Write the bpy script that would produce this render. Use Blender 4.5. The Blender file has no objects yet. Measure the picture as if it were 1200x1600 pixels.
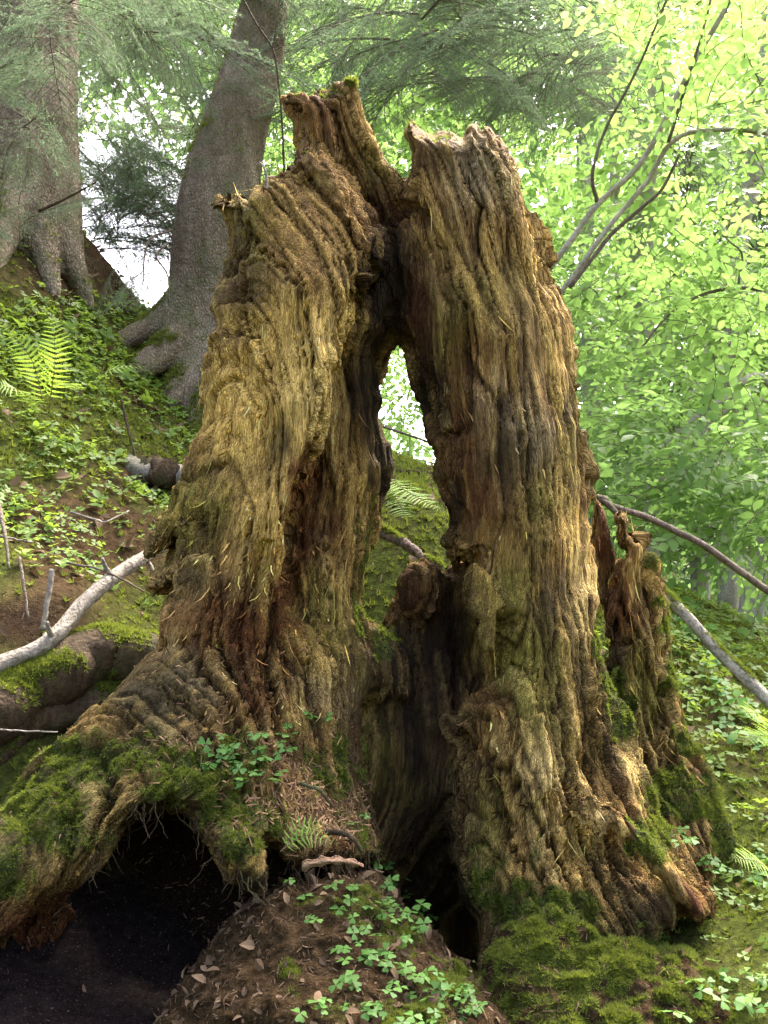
import bpy, math, random, time
import numpy as np
from mathutils import Vector, Matrix
from mathutils.bvhtree import BVHTree

T0 = time.time()
rng = np.random.default_rng(7)
random.seed(7)
scene = bpy.context.scene
col = scene.collection

# ------------------------------------------------------------------ camera, sky, sun, exposure
PITCH = math.radians(8.0)
F = 1689.0                      # focal length in photograph pixels (1200 x 1600)
D0 = 2.2                        # distance of the stump
PX = D0 / F                     # metres for a pixel at the stump
CAM = np.array((0.0, 0.0, 0.62))
RIGHT = np.array((1.0, 0.0, 0.0))
FWD = np.array((0.0, math.cos(PITCH), math.sin(PITCH)))
UPV = np.array((0.0, -math.sin(PITCH), math.cos(PITCH)))

cd = bpy.data.cameras.new('camera')
cam = bpy.data.objects.new('camera', cd)
col.objects.link(cam)
cam.location = CAM
cam.rotation_euler = (math.pi / 2 + PITCH, 0, 0)
cd.sensor_fit = 'VERTICAL'
cd.angle = 2 * math.atan(800 / F)
cd.clip_start = 0.05
cd.clip_end = 600
scene.camera = cam

SUN_EL, SUN_AZ = math.radians(58), math.radians(28)      # azimuth measured from +Y (away from the camera) towards +X
w = bpy.data.worlds.new('World')
scene.world = w
w.use_nodes = True
nt = w.node_tree
sky = nt.nodes.new('ShaderNodeTexSky')
sky.sky_type = 'NISHITA'
sky.sun_disc = False
sky.sun_elevation = SUN_EL
sky.sun_rotation = SUN_AZ
sky.dust_density = 7.0
sky.air_density = .4
sky.ozone_density = .6
nt.nodes['Background'].inputs[1].default_value = 0.15
nt.links.new(sky.outputs[0], nt.nodes['Background'].inputs[0])

sd = bpy.data.lights.new('sun', 'SUN')
sun = bpy.data.objects.new('sun', sd)
col.objects.link(sun)
sd.energy = .95
sd.angle = math.radians(8)
sd.color = (1.0, 0.95, 0.86)
sdir = Vector((math.sin(SUN_AZ) * math.cos(SUN_EL), math.cos(SUN_AZ) * math.cos(SUN_EL), math.sin(SUN_EL)))
sun.rotation_euler = sdir.to_track_quat('Z', 'Y').to_euler()

vs = scene.view_settings
vs.view_transform = 'Standard'
vs.look = 'None'
vs.exposure = 3.7
vs.gamma = 1.0
scene.cycles.max_bounces = 6
scene.cycles.diffuse_bounces = 3
scene.cycles.transmission_bounces = 4
scene.cycles.transparent_max_bounces = 4
scene.cycles.caustics_reflective = False
scene.cycles.caustics_refractive = False

# ------------------------------------------------------------------ helpers: geometry
def at(u, v, D):
    """world point on the sight line of photograph pixel (u, v) at depth D (arrays allowed)"""
    u = np.asarray(u, float); v = np.asarray(v, float); D = np.asarray(D, float)
    u, v, D = np.broadcast_arrays(u, v, D)
    return CAM + D[..., None] * (FWD + RIGHT * ((u - 600) / F)[..., None] + UPV * ((800 - v) / F)[..., None])

def to_px(P):
    d = np.asarray(P, float) - CAM
    D = d @ FWD
    return 600 + F * (d @ RIGHT) / D, 800 - F * (d @ UPV) / D, D

def mesh_from(name, V, faces, smooth=True):
    """faces: list of (n, k) int arrays"""
    me = bpy.data.meshes.new(name)
    V = np.asarray(V, np.float32)
    faces = [np.asarray(f, np.int32) for f in faces if len(f)]
    n = sum(len(f) for f in faces)
    nl = sum(f.size for f in faces)
    me.vertices.add(len(V)); me.vertices.foreach_set('co', V.ravel())
    me.loops.add(nl); me.polygons.add(n)
    me.loops.foreach_set('vertex_index', np.concatenate([f.ravel() for f in faces]) if faces else np.zeros(0, np.int32))
    tot = np.concatenate([np.full(len(f), f.shape[1], np.int32) for f in faces])
    st = np.zeros(n, np.int32); st[1:] = np.cumsum(tot)[:-1]
    me.polygons.foreach_set('loop_start', st)
    me.polygons.foreach_set('use_smooth', np.full(n, smooth, bool))
    me.update(calc_edges=True)
    return me

def attr(me, name, kind, data):
    a = me.attributes.new(name, kind, 'POINT')
    if kind == 'FLOAT': a.data.foreach_set('value', np.asarray(data, np.float32).ravel())
    elif kind == 'FLOAT_VECTOR': a.data.foreach_set('vector', np.asarray(data, np.float32).ravel())
    else:
        d = np.ones((len(data), 4), np.float32); d[:, :3] = data
        a.data.foreach_set('color', d.ravel())

class MB:
    """collects pieces of geometry for ONE mesh"""
    def __init__(s): s.V = []; s.F = {}; s.n = 0; s.A = []
    def add(s, V, faces, a=None):
        V = np.asarray(V, float).reshape(-1, 3)
        for f in faces:
            f = np.asarray(f, int)
            if len(f): s.F.setdefault(f.shape[1], []).append(f + s.n)
        s.V.append(V); s.A.append(np.zeros(len(V)) if a is None else np.broadcast_to(a, (len(V),)))
        s.n += len(V)
    def scatter(s, V, faces, P, M, a=None):
        """template V/faces copied at points P (n,3) with matrices M (n,3,3)"""
        n = len(P); V = np.asarray(V, float)
        W = np.einsum('nij,kj->nki', M, V) + P[:, None, :]
        off = (np.arange(n) * len(V))[:, None, None]
        av = None if a is None else np.repeat(np.asarray(a, float), len(V))
        s.add(W.reshape(-1, 3), [(np.asarray(f, int)[None] + off).reshape(-1, np.asarray(f).shape[1]) for f in faces], av)
    def mesh(s, name, smooth=True):
        me = mesh_from(name, np.concatenate(s.V), [np.concatenate(f) for f in s.F.values()], smooth)
        attr(me, 'vary', 'FLOAT', np.concatenate(s.A))
        return me
    def build(s, name, mat, parent=None, smooth=True, kind=None):
        return obj(name, s.mesh(name, smooth), mat, parent, kind)

def obj(name, me, mat=None, parent=None, kind=None):
    o = bpy.data.objects.new(name, me)
    if mat is not None and not me.materials: me.materials.append(mat)
    col.objects.link(o)
    if parent is not None:
        o.parent = parent
        o.location = [-x for x in PLOC.get(parent.name, (0, 0, 0))]
    if kind: o['kind'] = kind
    return o

PLOC = {}
def thing(name, label, cat, loc, group=None):
    """an Empty at a thing's base; its parts hold world coordinates less that base (unless the mesh is marked local)"""
    o = bpy.data.objects.new(name, None)
    o.empty_display_size = 0.1
    col.objects.link(o)
    o.location = loc
    PLOC[o.name] = tuple(float(x) for x in loc)
    o['label'] = label; o['category'] = cat
    if group: o['group'] = group
    return o

def tag(o, label, cat, group=None, kind=None):
    o['label'] = label; o['category'] = cat
    if group: o['group'] = group
    if kind: o['kind'] = kind
    return o

def norm(a):
    return a / np.maximum(np.linalg.norm(a, axis=-1, keepdims=True), 1e-9)

def spline(pts, n):
    """Catmull-Rom through pts (k,d) -> (n,d)"""
    p = np.asarray(pts, float)
    if len(p) == 2: return p[0] + np.linspace(0, 1, n)[:, None] * (p[1] - p[0])
    q = np.vstack([2 * p[0] - p[1], p, 2 * p[-1] - p[-2]])
    t = np.linspace(0, len(p) - 1 - 1e-6, n); i = t.astype(int); f = (t - i)[:, None]
    a, b, c, d = q[i], q[i + 1], q[i + 2], q[i + 3]
    return 0.5 * (2 * b + (c - a) * f + (2 * a - 5 * b + 4 * c - d) * f**2 + (3 * b - a - 3 * c + d) * f**3)

def tube(path, rad, seg=8, rough=0.0, lobes=0.0, seed=0, cap=True):
    """tapered tube along path, (V, [quads, caps])"""
    path = np.asarray(path, float); n = len(path)
    rad = np.broadcast_to(np.asarray(rad, float), (n,))
    tan = norm(np.gradient(path, axis=0))
    ref = np.array((0.3, 0.9, 0.1)) if abs(tan[0] @ np.array((0, 0, 1.0))) > .8 else np.array((0, 0, 1.0))
    a = norm(np.cross(tan, ref)); b = np.cross(tan, a)
    th = np.linspace(0, 2 * math.pi, seg, endpoint=False)
    r = np.repeat(rad[:, None], seg, 1)
    if rough:
        g = np.random.default_rng(seed)
        r = r * (1 + rough * g.normal(size=r.shape))
    if lobes:
        g = np.random.default_rng(seed + 1)
        r = r * (1 + lobes * (np.cos(3 * th + g.uniform(0, 6)) * .5 + np.cos(5 * th + g.uniform(0, 6)) * .35))[None]
    V = path[:, None] + r[..., None] * (np.cos(th)[None, :, None] * a[:, None] + np.sin(th)[None, :, None] * b[:, None])
    i = np.arange(n - 1)[:, None] * seg; j = np.arange(seg)[None]
    k = (j + 1) % seg
    Q = np.stack([i + j, i + k, i + seg + k, i + seg + j], -1).reshape(-1, 4)
    fs = [Q]
    if cap: fs += [np.arange(seg)[None, ::-1], (np.arange(seg) + (n - 1) * seg)[None]]
    return V.reshape(-1, 3), fs

# ------------------------------------------------------------------ helpers: noise, interpolation
def _hash(i, j, k, seed):
    h = (i.astype(np.uint32) * np.uint32(374761393) + j.astype(np.uint32) * np.uint32(668265263)
         + k.astype(np.uint32) * np.uint32(2147483647) + np.uint32(seed * 362437 + 1013))
    h = (h ^ (h >> np.uint32(13))) * np.uint32(1274126177)
    return h ^ (h >> np.uint32(16))

def noise(x, y, z, seed=0):
    """gradient noise about -0.8..0.8"""
    x, y, z = np.broadcast_arrays(np.asarray(x, np.float32), np.asarray(y, np.float32), np.asarray(z, np.float32))
    xi = np.floor(x).astype(np.int32); yi = np.floor(y).astype(np.int32); zi = np.floor(z).astype(np.int32)
    xf = x - xi; yf = y - yi; zf = z - zi
    fx = xf * xf * (3 - 2 * xf); fy = yf * yf * (3 - 2 * yf); fz = zf * zf * (3 - 2 * zf)
    out = 0
    for a in (0, 1):
        wx = fx if a else 1 - fx
        for b in (0, 1):
            wy = fy if b else 1 - fy
            for c in (0, 1):
                wz = fz if c else 1 - fz
                h = _hash(xi + a, yi + b, zi + c, seed)
                gx = (h & np.uint32(1023)).astype(np.float32) / 511.5 - 1
                gy = ((h >> np.uint32(10)) & np.uint32(1023)).astype(np.float32) / 511.5 - 1
                gz = ((h >> np.uint32(20)) & np.uint32(1023)).astype(np.float32) / 511.5 - 1
                out = out + wx * wy * wz * (gx * (xf - a) + gy * (yf - b) + gz * (zf - c))
    return out * 1.25

def fbm(x, y, z, seed=0, n=4, gain=.5):
    s = 0; a = 1.0
    for i in range(n):
        s = s + a * noise(x * 2**i, y * 2**i, z * 2**i, seed + i); a *= gain
    return s

def worley(x, y, seed=0):
    """2-D cells: (distance to the cell edge, random number of the cell)"""
    xi = np.floor(x).astype(np.int32); yi = np.floor(y).astype(np.int32)
    f1 = np.full(x.shape, 9.0, np.float32); f2 = f1.copy(); cid = np.zeros(x.shape, np.float32)
    for a in (-1, 0, 1):
        for b in (-1, 0, 1):
            h = _hash(xi + a, yi + b, np.zeros_like(xi), seed)
            px_ = xi + a + (h & np.uint32(1023)).astype(np.float32) / 1023; py_ = yi + b + ((h >> np.uint32(10)) & np.uint32(1023)).astype(np.float32) / 1023
            d = np.sqrt((x - px_)**2 + (y - py_)**2).astype(np.float32)
            near_ = d < f1
            f2 = np.where(near_, f1, np.minimum(f2, d)); cid = np.where(near_, ((h >> np.uint32(20)) & np.uint32(1023)) / np.float32(1023), cid); f1 = np.minimum(f1, d)
    return f2 - f1, cid

def sstep(a, b, x):
    t = np.clip((x - a) / (b - a), 0, 1); return t * t * (3 - 2 * t)

def rbf(ctrl, U, V, smooth=0.0):
    """linear-kernel interpolation of ctrl rows (u, v, value)"""
    c = np.asarray(ctrl, float); n = len(c)
    d = np.hypot(c[:, None, 0] - c[None, :, 0], c[:, None, 1] - c[None, :, 1])
    A = np.zeros((n + 1, n + 1)); A[:n, :n] = -d + smooth * np.eye(n); A[:n, n] = 1; A[n, :n] = 1
    sol = np.linalg.solve(A, np.append(c[:, 2], 0))
    out = np.full(np.shape(U), sol[n])
    for i in range(n): out = out - sol[i] * np.hypot(U - c[i, 0], V - c[i, 1])
    return out

def blend(ctrl, U, V, p=2.5, soft=40.0):
    """inverse-distance interpolation, never overshoots"""
    num = 0; den = 0
    for u, v, a in ctrl:
        k = 1.0 / ((U - u)**2 + (V - v)**2 + soft**2)**(p / 2)
        num = num + k * a; den = den + k
    return num / den

def poly_sd(poly, U, V):
    """signed distance to a polygon, positive inside"""
    p = np.asarray(poly, float); q = np.roll(p, -1, 0)
    best = np.full(U.shape, 1e18); ins = np.zeros(U.shape, bool)
    for a, b in zip(p, q):
        e = b - a; L = e @ e + 1e-9
        t = np.clip(((U - a[0]) * e[0] + (V - a[1]) * e[1]) / L, 0, 1)
        best = np.minimum(best, (U - a[0] - t * e[0])**2 + (V - a[1] - t * e[1])**2)
        c = ((a[1] > V) != (b[1] > V)) & (U < (b[0] - a[0]) * (V - a[1]) / (b[1] - a[1] + 1e-12) + a[0])
        ins ^= c
    d = np.sqrt(best)
    return np.where(ins, d, -d)

# ------------------------------------------------------------------ helpers: materials
def newmat(name):
    m = bpy.data.materials.new(name); m.use_nodes = True
    m.node_tree.nodes.clear()
    return m, m.node_tree.nodes, m.node_tree.links

class N:
    """tiny node-graph writer"""
    def __init__(s, name):
        s.m, s.n, s.l = newmat(name)
        s.out = s.n.new('ShaderNodeOutputMaterial')
    def put(s, sock, v):
        if v is None: return
        if isinstance(v, bpy.types.NodeSocket): s.l.new(v, sock)
        elif isinstance(v, (tuple, list)) and len(v) == 3 and sock.type == 'RGBA': sock.default_value = (*v, 1)
        else: sock.default_value = v
    def attr(s, name, what='Fac'):
        a = s.n.new('ShaderNodeAttribute'); a.attribute_name = name; return a.outputs[what]
    def coord(s): return s.n.new('ShaderNodeTexCoord').outputs['Object']
    def rand(s): return s.n.new('ShaderNodeObjectInfo').outputs['Random']
    def scale(s, vec, sc):
        m = s.n.new('ShaderNodeMapping'); m.inputs['Scale'].default_value = sc; s.l.new(vec, m.inputs[0]); return m.outputs[0]
    def noise(s, vec, scale=5, detail=4, rough=.55, dist=0.0):
        t = s.n.new('ShaderNodeTexNoise'); s.put(t.inputs['Vector'], vec)
        t.inputs['Scale'].default_value = scale; t.inputs['Detail'].default_value = detail
        t.inputs['Roughness'].default_value = rough; t.inputs['Distortion'].default_value = dist
        return t.outputs['Fac']
    def voronoi(s, vec, scale=5, feature='F1'):
        t = s.n.new('ShaderNodeTexVoronoi'); t.feature = feature; s.put(t.inputs['Vector'], vec)
        t.inputs['Scale'].default_value = scale; return t.outputs['Distance']
    def ramp(s, fac, stops):
        r = s.n.new('ShaderNodeValToRGB'); e = r.color_ramp.elements
        while len(e) < len(stops): e.new(.5)
        for k, (p, c) in zip(e, stops):
            k.position = p; k.color = (*c, 1) if isinstance(c, (tuple, list)) else (c, c, c, 1)
        s.put(r.inputs[0], fac); return r.outputs[0]
    def mix(s, fac, a, b, mode='MIX'):
        m = s.n.new('ShaderNodeMix'); m.data_type = 'RGBA'; m.blend_type = mode
        s.put(m.inputs[0], fac); s.put(m.inputs[6], a); s.put(m.inputs[7], b); return m.outputs[2]
    def math(s, op, a, b=0.0):
        m = s.n.new('ShaderNodeMath'); m.operation = op; s.put(m.inputs[0], a); s.put(m.inputs[1], b); return m.outputs[0]
    def bump(s, h, strength=.5, dist=.01, nrm=None):
        b = s.n.new('ShaderNodeBump'); b.inputs['Strength'].default_value = strength
        b.inputs['Distance'].default_value = dist; s.put(b.inputs['Height'], h); s.put(b.inputs['Normal'], nrm); return b.outputs[0]
    def principled(s, color, rough=.8, normal=None, spec=.3):
        p = s.n.new('ShaderNodeBsdfPrincipled')
        s.put(p.inputs['Base Color'], color); s.put(p.inputs['Roughness'], rough)
        p.inputs['Specular IOR Level'].default_value = spec
        s.put(p.inputs['Normal'], normal); return p.outputs[0]
    def surface(s, sh): s.l.new(sh, s.out.inputs[0]); return s.m

def leaf_mat(name, dark, light, trans, tfac=.45, rough=.45, spec=.25, fixed=False):
    """thin leaf: reflects and lets light through"""
    g = N(name)
    v = g.attr('vary')
    n = g.noise(g.coord(), 9, 2)
    f = g.math('ADD', g.math('MULTIPLY', v, .7), g.math('MULTIPLY', n, .3))
    c = g.ramp(f, [(.1, dark), (.9, light)])
    p = g.principled(c, rough, None, spec)
    t = g.n.new('ShaderNodeBsdfTranslucent')
    g.put(t.inputs[0], g.mix(f, tuple(x * .75 for x in trans), trans))
    m = g.n.new('ShaderNodeMixShader'); m.inputs[0].default_value = tfac
    g.l.new(p, m.inputs[1]); g.l.new(t.outputs[0], m.inputs[2])
    return g.surface(m.outputs[0])

# ------------------------------------------------------------------ wood grain: a flow field over the stump
# rows (u, v, lean): lean = degrees the fibres turn to the right on their way down
FLOW = [(360,340,2),(380,420,6),(430,330,18),(450,300,25),(520,300,26),(560,360,28),(585,420,-10),(500,400,20),(545,480,-25),(400,480,20),(350,470,10),
        (440,540,6),(490,560,-8),(520,520,-14),(340,560,-6),(380,620,-12),(450,650,-14),(500,650,-18),(330,700,-26),(400,760,-24),(460,760,-20),(270,800,-40),
        (330,860,-36),(420,880,-24),(300,950,-46),(380,980,-40),(440,960,-28),(560,600,2),(585,700,10),(560,760,-4),(530,850,-10),(580,860,-4),(500,960,-12),(560,1000,8),
        (490,170,12),(540,200,18),(590,250,32),(620,300,28),(610,400,8),(620,480,4),
        (650,240,24),(700,260,22),(690,350,26),(760,240,10),(790,290,12),(830,340,18),(740,400,22),(800,430,24),(860,450,18),(700,480,10),(780,540,20),(880,560,14),(660,600,14),
        (720,620,14),(800,650,34),(850,640,8),(905,650,8),(780,720,28),(720,760,4),(820,780,10),(900,790,4),(760,860,0),(860,880,10),(915,880,6),(800,960,4),(880,980,14),(930,1010,14),
        (820,1080,4),(900,1100,18),(950,1120,22),(980,1190,24),(1010,1260,28),(1060,1350,36),(1100,1410,40),(850,1180,6),(920,1230,22),(960,1330,30),(880,1330,12),(830,1280,2),
        (760,1180,-6),(750,1300,4),(790,1400,6),(850,1420,10),(930,1440,26),(720,1450,10),(650,1200,0),
        (280,1040,-50),(200,1080,-58),(120,1140,-62),(60,1200,-52),(20,1300,-44),(90,1320,-42),(150,1250,-48),(220,1180,-50),(330,1100,-40),(420,1100,-20),(480,1060,-6),
        (300,1230,-62),(380,1300,-80),(450,1250,-40),(520,1180,-6),(560,1300,-30),(560,1150,2),(150,1350,-35),(450,1400,-40)]

GS = 30.0
gu = np.arange(-90, 1291, GS); gv = np.arange(60, 1711, GS)
GU, GV = np.meshgrid(gu, gv)
ang = np.radians(blend(FLOW, GU, GV, 3.0, 30))
def flow_solve(ax, ay):
    """least-squares scalar field whose gradient follows (ax, ay)"""
    h, wd = GU.shape; n = h * wd
    idx = np.arange(n).reshape(h, wd)
    rows = []; A = np.zeros((n, n)); b = np.zeros(n)
    for (i, j, g) in ((idx[:, :-1].ravel(), idx[:, 1:].ravel(), .5 * (ax[:, :-1] + ax[:, 1:]).ravel()),
                      (idx[:-1].ravel(), idx[1:].ravel(), .5 * (ay[:-1] + ay[1:]).ravel())):
        g = g * GS
        np.add.at(A, (i, i), 1); np.add.at(A, (j, j), 1); np.add.at(A, (i, j), -1); np.add.at(A, (j, i), -1)
        np.add.at(b, j, g); np.add.at(b, i, -g)
    A[0, 0] += 1
    return np.linalg.solve(A, b).reshape(h, wd)
SF = flow_solve(np.cos(ang), -np.sin(ang))       # across the grain
TF = flow_solve(np.sin(ang), np.cos(ang))        # along the grain

def gsample(G, u, v):
    x = np.clip((u - gu[0]) / GS, 0, len(gu) - 1.001); y = np.clip((v - gv[0]) / GS, 0, len(gv) - 1.001)
    i = x.astype(int); j = y.astype(int); fx = x - i; fy = y - j
    return (G[j, i] * (1 - fx) + G[j, i + 1] * fx) * (1 - fy) + (G[j + 1, i] * (1 - fx) + G[j + 1, i + 1] * fx) * fy

# ------------------------------------------------------------------ the stump as one solid, built from overlapping slabs of wood
# u, v: photograph pixels at the stump's distance; w: depth in the same unit (1 px = 1.3 mm), larger = farther
LAYERS = []
def layer(name, poly, depth, thick, R, k=14, jag=0.0):
    LAYERS.append((name, poly, depth, thick, R, k, jag))

layer('back_wall', [(438,150),(470,144),(505,136),(540,128),(557,120),(563,160),(576,192),(600,234),(622,262),(634,286),(642,300),(652,350),(668,420),(668,500),(650,520),(632,545),(622,530),
                    (608,552),(598,600),(560,620),(520,520),(500,400),(480,300),(462,228),(460,190)],
      [(450,150,190),(550,130,180),(630,290,150),(600,380,190),(620,520,200),(520,300,200),(560,600,230)], 120, 40, 16, 6)
layer('left_wall', [(340,306),(352,308),(366,300),(384,306),(400,292),(412,290),(424,270),(444,262),(458,240),(478,226),(492,228),(512,242),(540,268),(556,290),(572,316),(582,352),(601,372),
                    (598,396),(590,412),(580,440),(552,470),(544,500),(538,540),(522,572),(514,610),(510,650),(496,690),(486,722),(470,770),(458,810),(450,860),(444,905),(470,980),(480,1060),
                    (440,1130),(330,1120),(262,1060),(246,1000),(244,950),(268,920),(236,930),(228,915),(262,872),(276,846),(250,862),(226,872),(238,840),(262,790),(276,760),(290,722),(302,690),(316,652),(306,622),(304,600),(316,566),(322,530),
                    (334,508),(324,480),(330,462),(344,424),(356,384),(352,344)],
      [(350,320,110),(420,290,110),(500,250,120),(570,340,60),(595,390,40),(540,480,20),(450,450,20),(350,450,100),(320,600,120),(420,620,0),(505,650,0),(480,760,0),(400,800,-20),
       (250,850,90),(330,900,0),(445,900,-10),(300,1000,-10),(400,1050,-40),(470,1050,-30)], 170, [(340,400,80),(300,700,90),(250,900,60),(300,1000,90),(600,380,34),(545,500,26),(512,650,18),(486,740,16),(450,860,16),(445,920,20),(440,600,60),(480,1050,80),(450,250,30),(360,310,24)], 12, 10)
layer('inner_wall', [(552,450),(600,430),(612,520),(604,548),(600,590),(606,622),(598,650),(612,690),(616,726),(606,768),(598,800),(594,850),(578,890),(574,938),(604,990),(636,1026),(640,1080),
                     (560,1110),(480,1080),(400,960),(390,880),(400,760),(420,660),(440,560),(500,480)],
      [(540,500,90),(605,560,190),(500,680,115),(430,700,160),(420,880,150),(450,560,150),(560,650,120),(605,700,180),(540,760,90),(500,760,110),(600,800,150),(470,880,90),(450,900,90),(540,900,60),(585,900,110),(600,1000,80),(520,1040,20)], 130, 50, 16, 8)
layer('right_wall', [(628,202),(636,182),(644,178),(654,196),(668,204),(690,208),(706,206),(722,214),(732,196),(742,196),(750,206),(758,192),(768,194),(780,214),(800,232),(808,244),(818,272),(832,300),(848,330),
                     (860,366),(866,400),(868,432),(884,466),(894,500),(906,545),(908,590),(916,630),(926,680),(930,730),(930,780),(926,812),(930,850),(928,880),(934,930),(932,976),(946,1040),(958,1070),(974,1112),
                     (988,1148),(998,1190),(1014,1236),(1030,1270),(1052,1302),(1074,1340),(1098,1372),(1118,1398),(1124,1424),(1096,1450),(1070,1440),(1030,1480),(1010,1530),(940,1640),(760,1660),(742,1500),(748,1440),(722,1394),(690,1330),
                     (696,1280),(716,1220),(706,1160),(690,1130),(708,1116),(760,1080),(778,1030),(770,1000),(736,960),(728,920),(738,880),(700,872),(692,850),(704,820),(690,780),(682,704),(662,684),(656,640),(640,592),(630,540),(618,524),(600,500),(592,440),(598,380),(606,330),(634,284),(640,250)],
      [(640,200,110),(720,220,90),(790,240,120),(860,400,140),(760,320,60),(660,330,110),(610,340,170),(600,440,200),(640,420,130),(620,510,170),(650,500,110),(720,480,40),(800,520,20),(900,560,130),(650,620,130),(700,680,60),(760,640,20),(830,680,20),(920,720,130),
       (690,800,130),(720,800,60),(790,800,0),(860,850,10),(930,900,120),(740,920,40),(800,950,-20),(880,1000,0),(950,1050,80),(780,1030,0),(840,1100,-50),(930,1130,0),(980,1150,50),(720,1160,20),(770,1200,-40),(850,1230,-90),(950,1250,-40),
       (1010,1240,30),(700,1320,20),(760,1350,-80),(860,1380,-130),(960,1380,-100),(1050,1350,-50),(1115,1410,-60),(1000,1480,-140),(750,1480,-80),(800,1550,-200),(930,1600,-240)], 190, [(640,200,26),(760,210,26),(640,300,30),(600,440,50),(640,600,34),(690,800,30),(860,380,60),(920,700,90),(930,950,40),(960,1080,50),(1000,1220,40),(1110,1410,40),(760,640,90),(800,1000,90),(740,930,24),(710,1150,30),(700,1330,34),(740,1480,40),(860,1500,90)], 14, 10)
layer('hollow_wall', [(590,1000),(624,906),(640,884),(664,878),(690,884),(720,860),(760,870),(800,1020),(810,1200),(800,1560),(700,1570),(620,1460),(560,1340),(540,1200),(540,1060)],
      [(650,890,190),(620,1000,170),(650,1050,150),(720,950,170),(590,1150,90),(660,1200,120),(740,1250,90),(640,1330,160),(600,1340,120),(690,1430,290),(740,1500,280),(580,1300,100),(640,1440,230)], 130, 40, 16, 8)
layer('root_buttress', [(300,960),(250,1010),(210,1040),(180,1076),(120,1126),(60,1176),(24,1216),(-20,1280),(-90,1340),(-160,1460),(-160,1570),(-60,1520),(10,1476),(60,1432),(100,1412),(130,1376),(160,1340),(186,1296),(214,1276),(262,1266),(300,1282),(322,1308),
                        (340,1346),(368,1384),(410,1392),(424,1360),(416,1330),(480,1362),(560,1360),(604,1346),(596,1290),(576,1200),(566,1100),(560,1020),(500,960),(400,940)],
      [(300,1000,10),(260,1040,0),(200,1080,-40),(120,1150,-80),(30,1230,-90),(400,1040,-40),(480,1060,-40),(540,1080,-10),(300,1120,-110),(200,1180,-130),(100,1260,-170),(0,1350,-200),(-100,1450,-220),
       (400,1150,-120),(500,1160,-60),(555,1180,-20),(300,1220,-200),(220,1260,-220),(380,1240,-190),(330,1300,-250),(390,1360,-290),(480,1250,-150),(560,1260,-70),(480,1340,-240),(580,1330,-160),(60,1420,-220),(0,1470,-225),(140,1340,-230)], 190, 60, 22, 8)
layer('peat_hollow', [(-160,1250),(60,1200),(300,1180),(480,1250),(560,1340),(560,1480),(480,1690),(-160,1690)],
      [(0,1300,40),(200,1280,60),(400,1300,40),(220,1450,50),(60,1500,-60),(20,1580,-150),(330,1500,-30),(200,1640,-150),(60,1660,-230),(450,1450,-60),(-100,1550,-120)], 150, 60, 24)
layer('lower_root', [(-160,1430),(20,1420),(84,1406),(112,1430),(96,1480),(118,1540),(104,1610),(140,1700),(-160,1700)],
      [(-60,1450,-150),(60,1430,-140),(100,1480,-110),(40,1540,-170),(100,1600,-150),(20,1660,-260),(-120,1600,-180)], 140, 50, 24, 8)
layer('root_knuckle', [(330,1300),(360,1290),(400,1300),(424,1330),(418,1370),(390,1392),(350,1380),(330,1340)], [(375,1340,-290)], 100, 55, 44)
layer('rot_knob', [(618,910),(632,886),(660,876),(690,886),(700,920),(684,960),(650,972),(626,950)], [(655,925,130)], 100, 40, 16)
layer('earth_mound', [(200,1690),(262,1590),(330,1500),(360,1440),(392,1412),(430,1396),(480,1376),(550,1352),(590,1372),(630,1430),(690,1484),(744,1532),(800,1590),(860,1690)],
      [(390,1420,-250),(450,1390,-245),(560,1360,-190),(620,1430,-200),(740,1540,-230),(400,1500,-300),(450,1480,-330),(540,1450,-300),(560,1500,-330),(650,1520,-310),(300,1600,-330),(400,1600,-430),(480,1640,-500),(620,1640,-470),(760,1640,-400)], 260, 60, 24, 10)
layer('moss_cushion', [(748,1600),(764,1510),(784,1440),(812,1400),(850,1384),(900,1404),(950,1440),(1000,1480),(1050,1500),(1110,1520),(1180,1600),(1190,1690),(760,1690)],
      [(800,1420,-120),(860,1400,-140),(940,1450,-150),(850,1480,-200),(960,1540,-220),(780,1580,-240),(900,1640,-320),(1040,1660,-290),(1100,1540,-190),(1180,1640,-250)], 160, 60, 20, 16)
layer('stump_shard', [(960,1000),(948,962),(946,930),(958,905),(974,880),(980,856),(970,842),(964,806),(972,794),(978,812),(986,840),(992,852),(1000,832),(1008,836),(1016,856),(1020,880),(1026,908),(1038,934),(1042,1000),(1050,1060),(1066,1120),(1092,1170),(1120,1220),(1140,1290),(1150,1380),(1040,1390),(960,1260),(930,1160),(920,1050)],
      [(975,850,340),(1010,870,350),(960,950,350),(1030,950,360),(990,1000,300),(970,1100,300),(1060,1120,300),(1030,1220,240),(1100,1220,240),(1150,1320,220),(1050,1340,180),(980,1300,180)], 110, [(970,810,10),(1010,850,12),(960,930,16),(1040,950,18),(1050,1100,30),(1130,1250,50),(1000,1300,50),(1000,1000,34)], 10, 20)
layer('shard_slab', [(930,776),(938,790),(950,830),(964,872),(958,890),(946,910),(938,940),(926,930),(920,850)], [(935,800,400),(950,880,400)], 40, 14, 8, 6)
layer('bark_flake', [(736,872),(752,880),(772,900),(776,950),(778,1000),(774,1026),(764,1018),(756,1028),(748,1010),(744,984),(752,968),(738,960),(726,950),(732,920)],
      [(736,900,10),(770,900,0),(740,960,-6),(765,1010,-26)], 20, 10, 5, 4)
layer('bark_flake', [(802,1120),(850,1110),(870,1180),(862,1230),(840,1262),(826,1250),(816,1262),(812,1220),(798,1200)],
      [(810,1130,-70),(860,1130,-72),(830,1250,-116)], 22, 12, 7, 6)
layer('bark_flake', [(900,1232),(936,1240),(954,1270),(950,1300),(930,1316),(918,1290),(906,1300),(886,1270)],
      [(905,1240,-84),(945,1260,-82),(920,1310,-116)], 20, 12, 7, 6)
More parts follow.
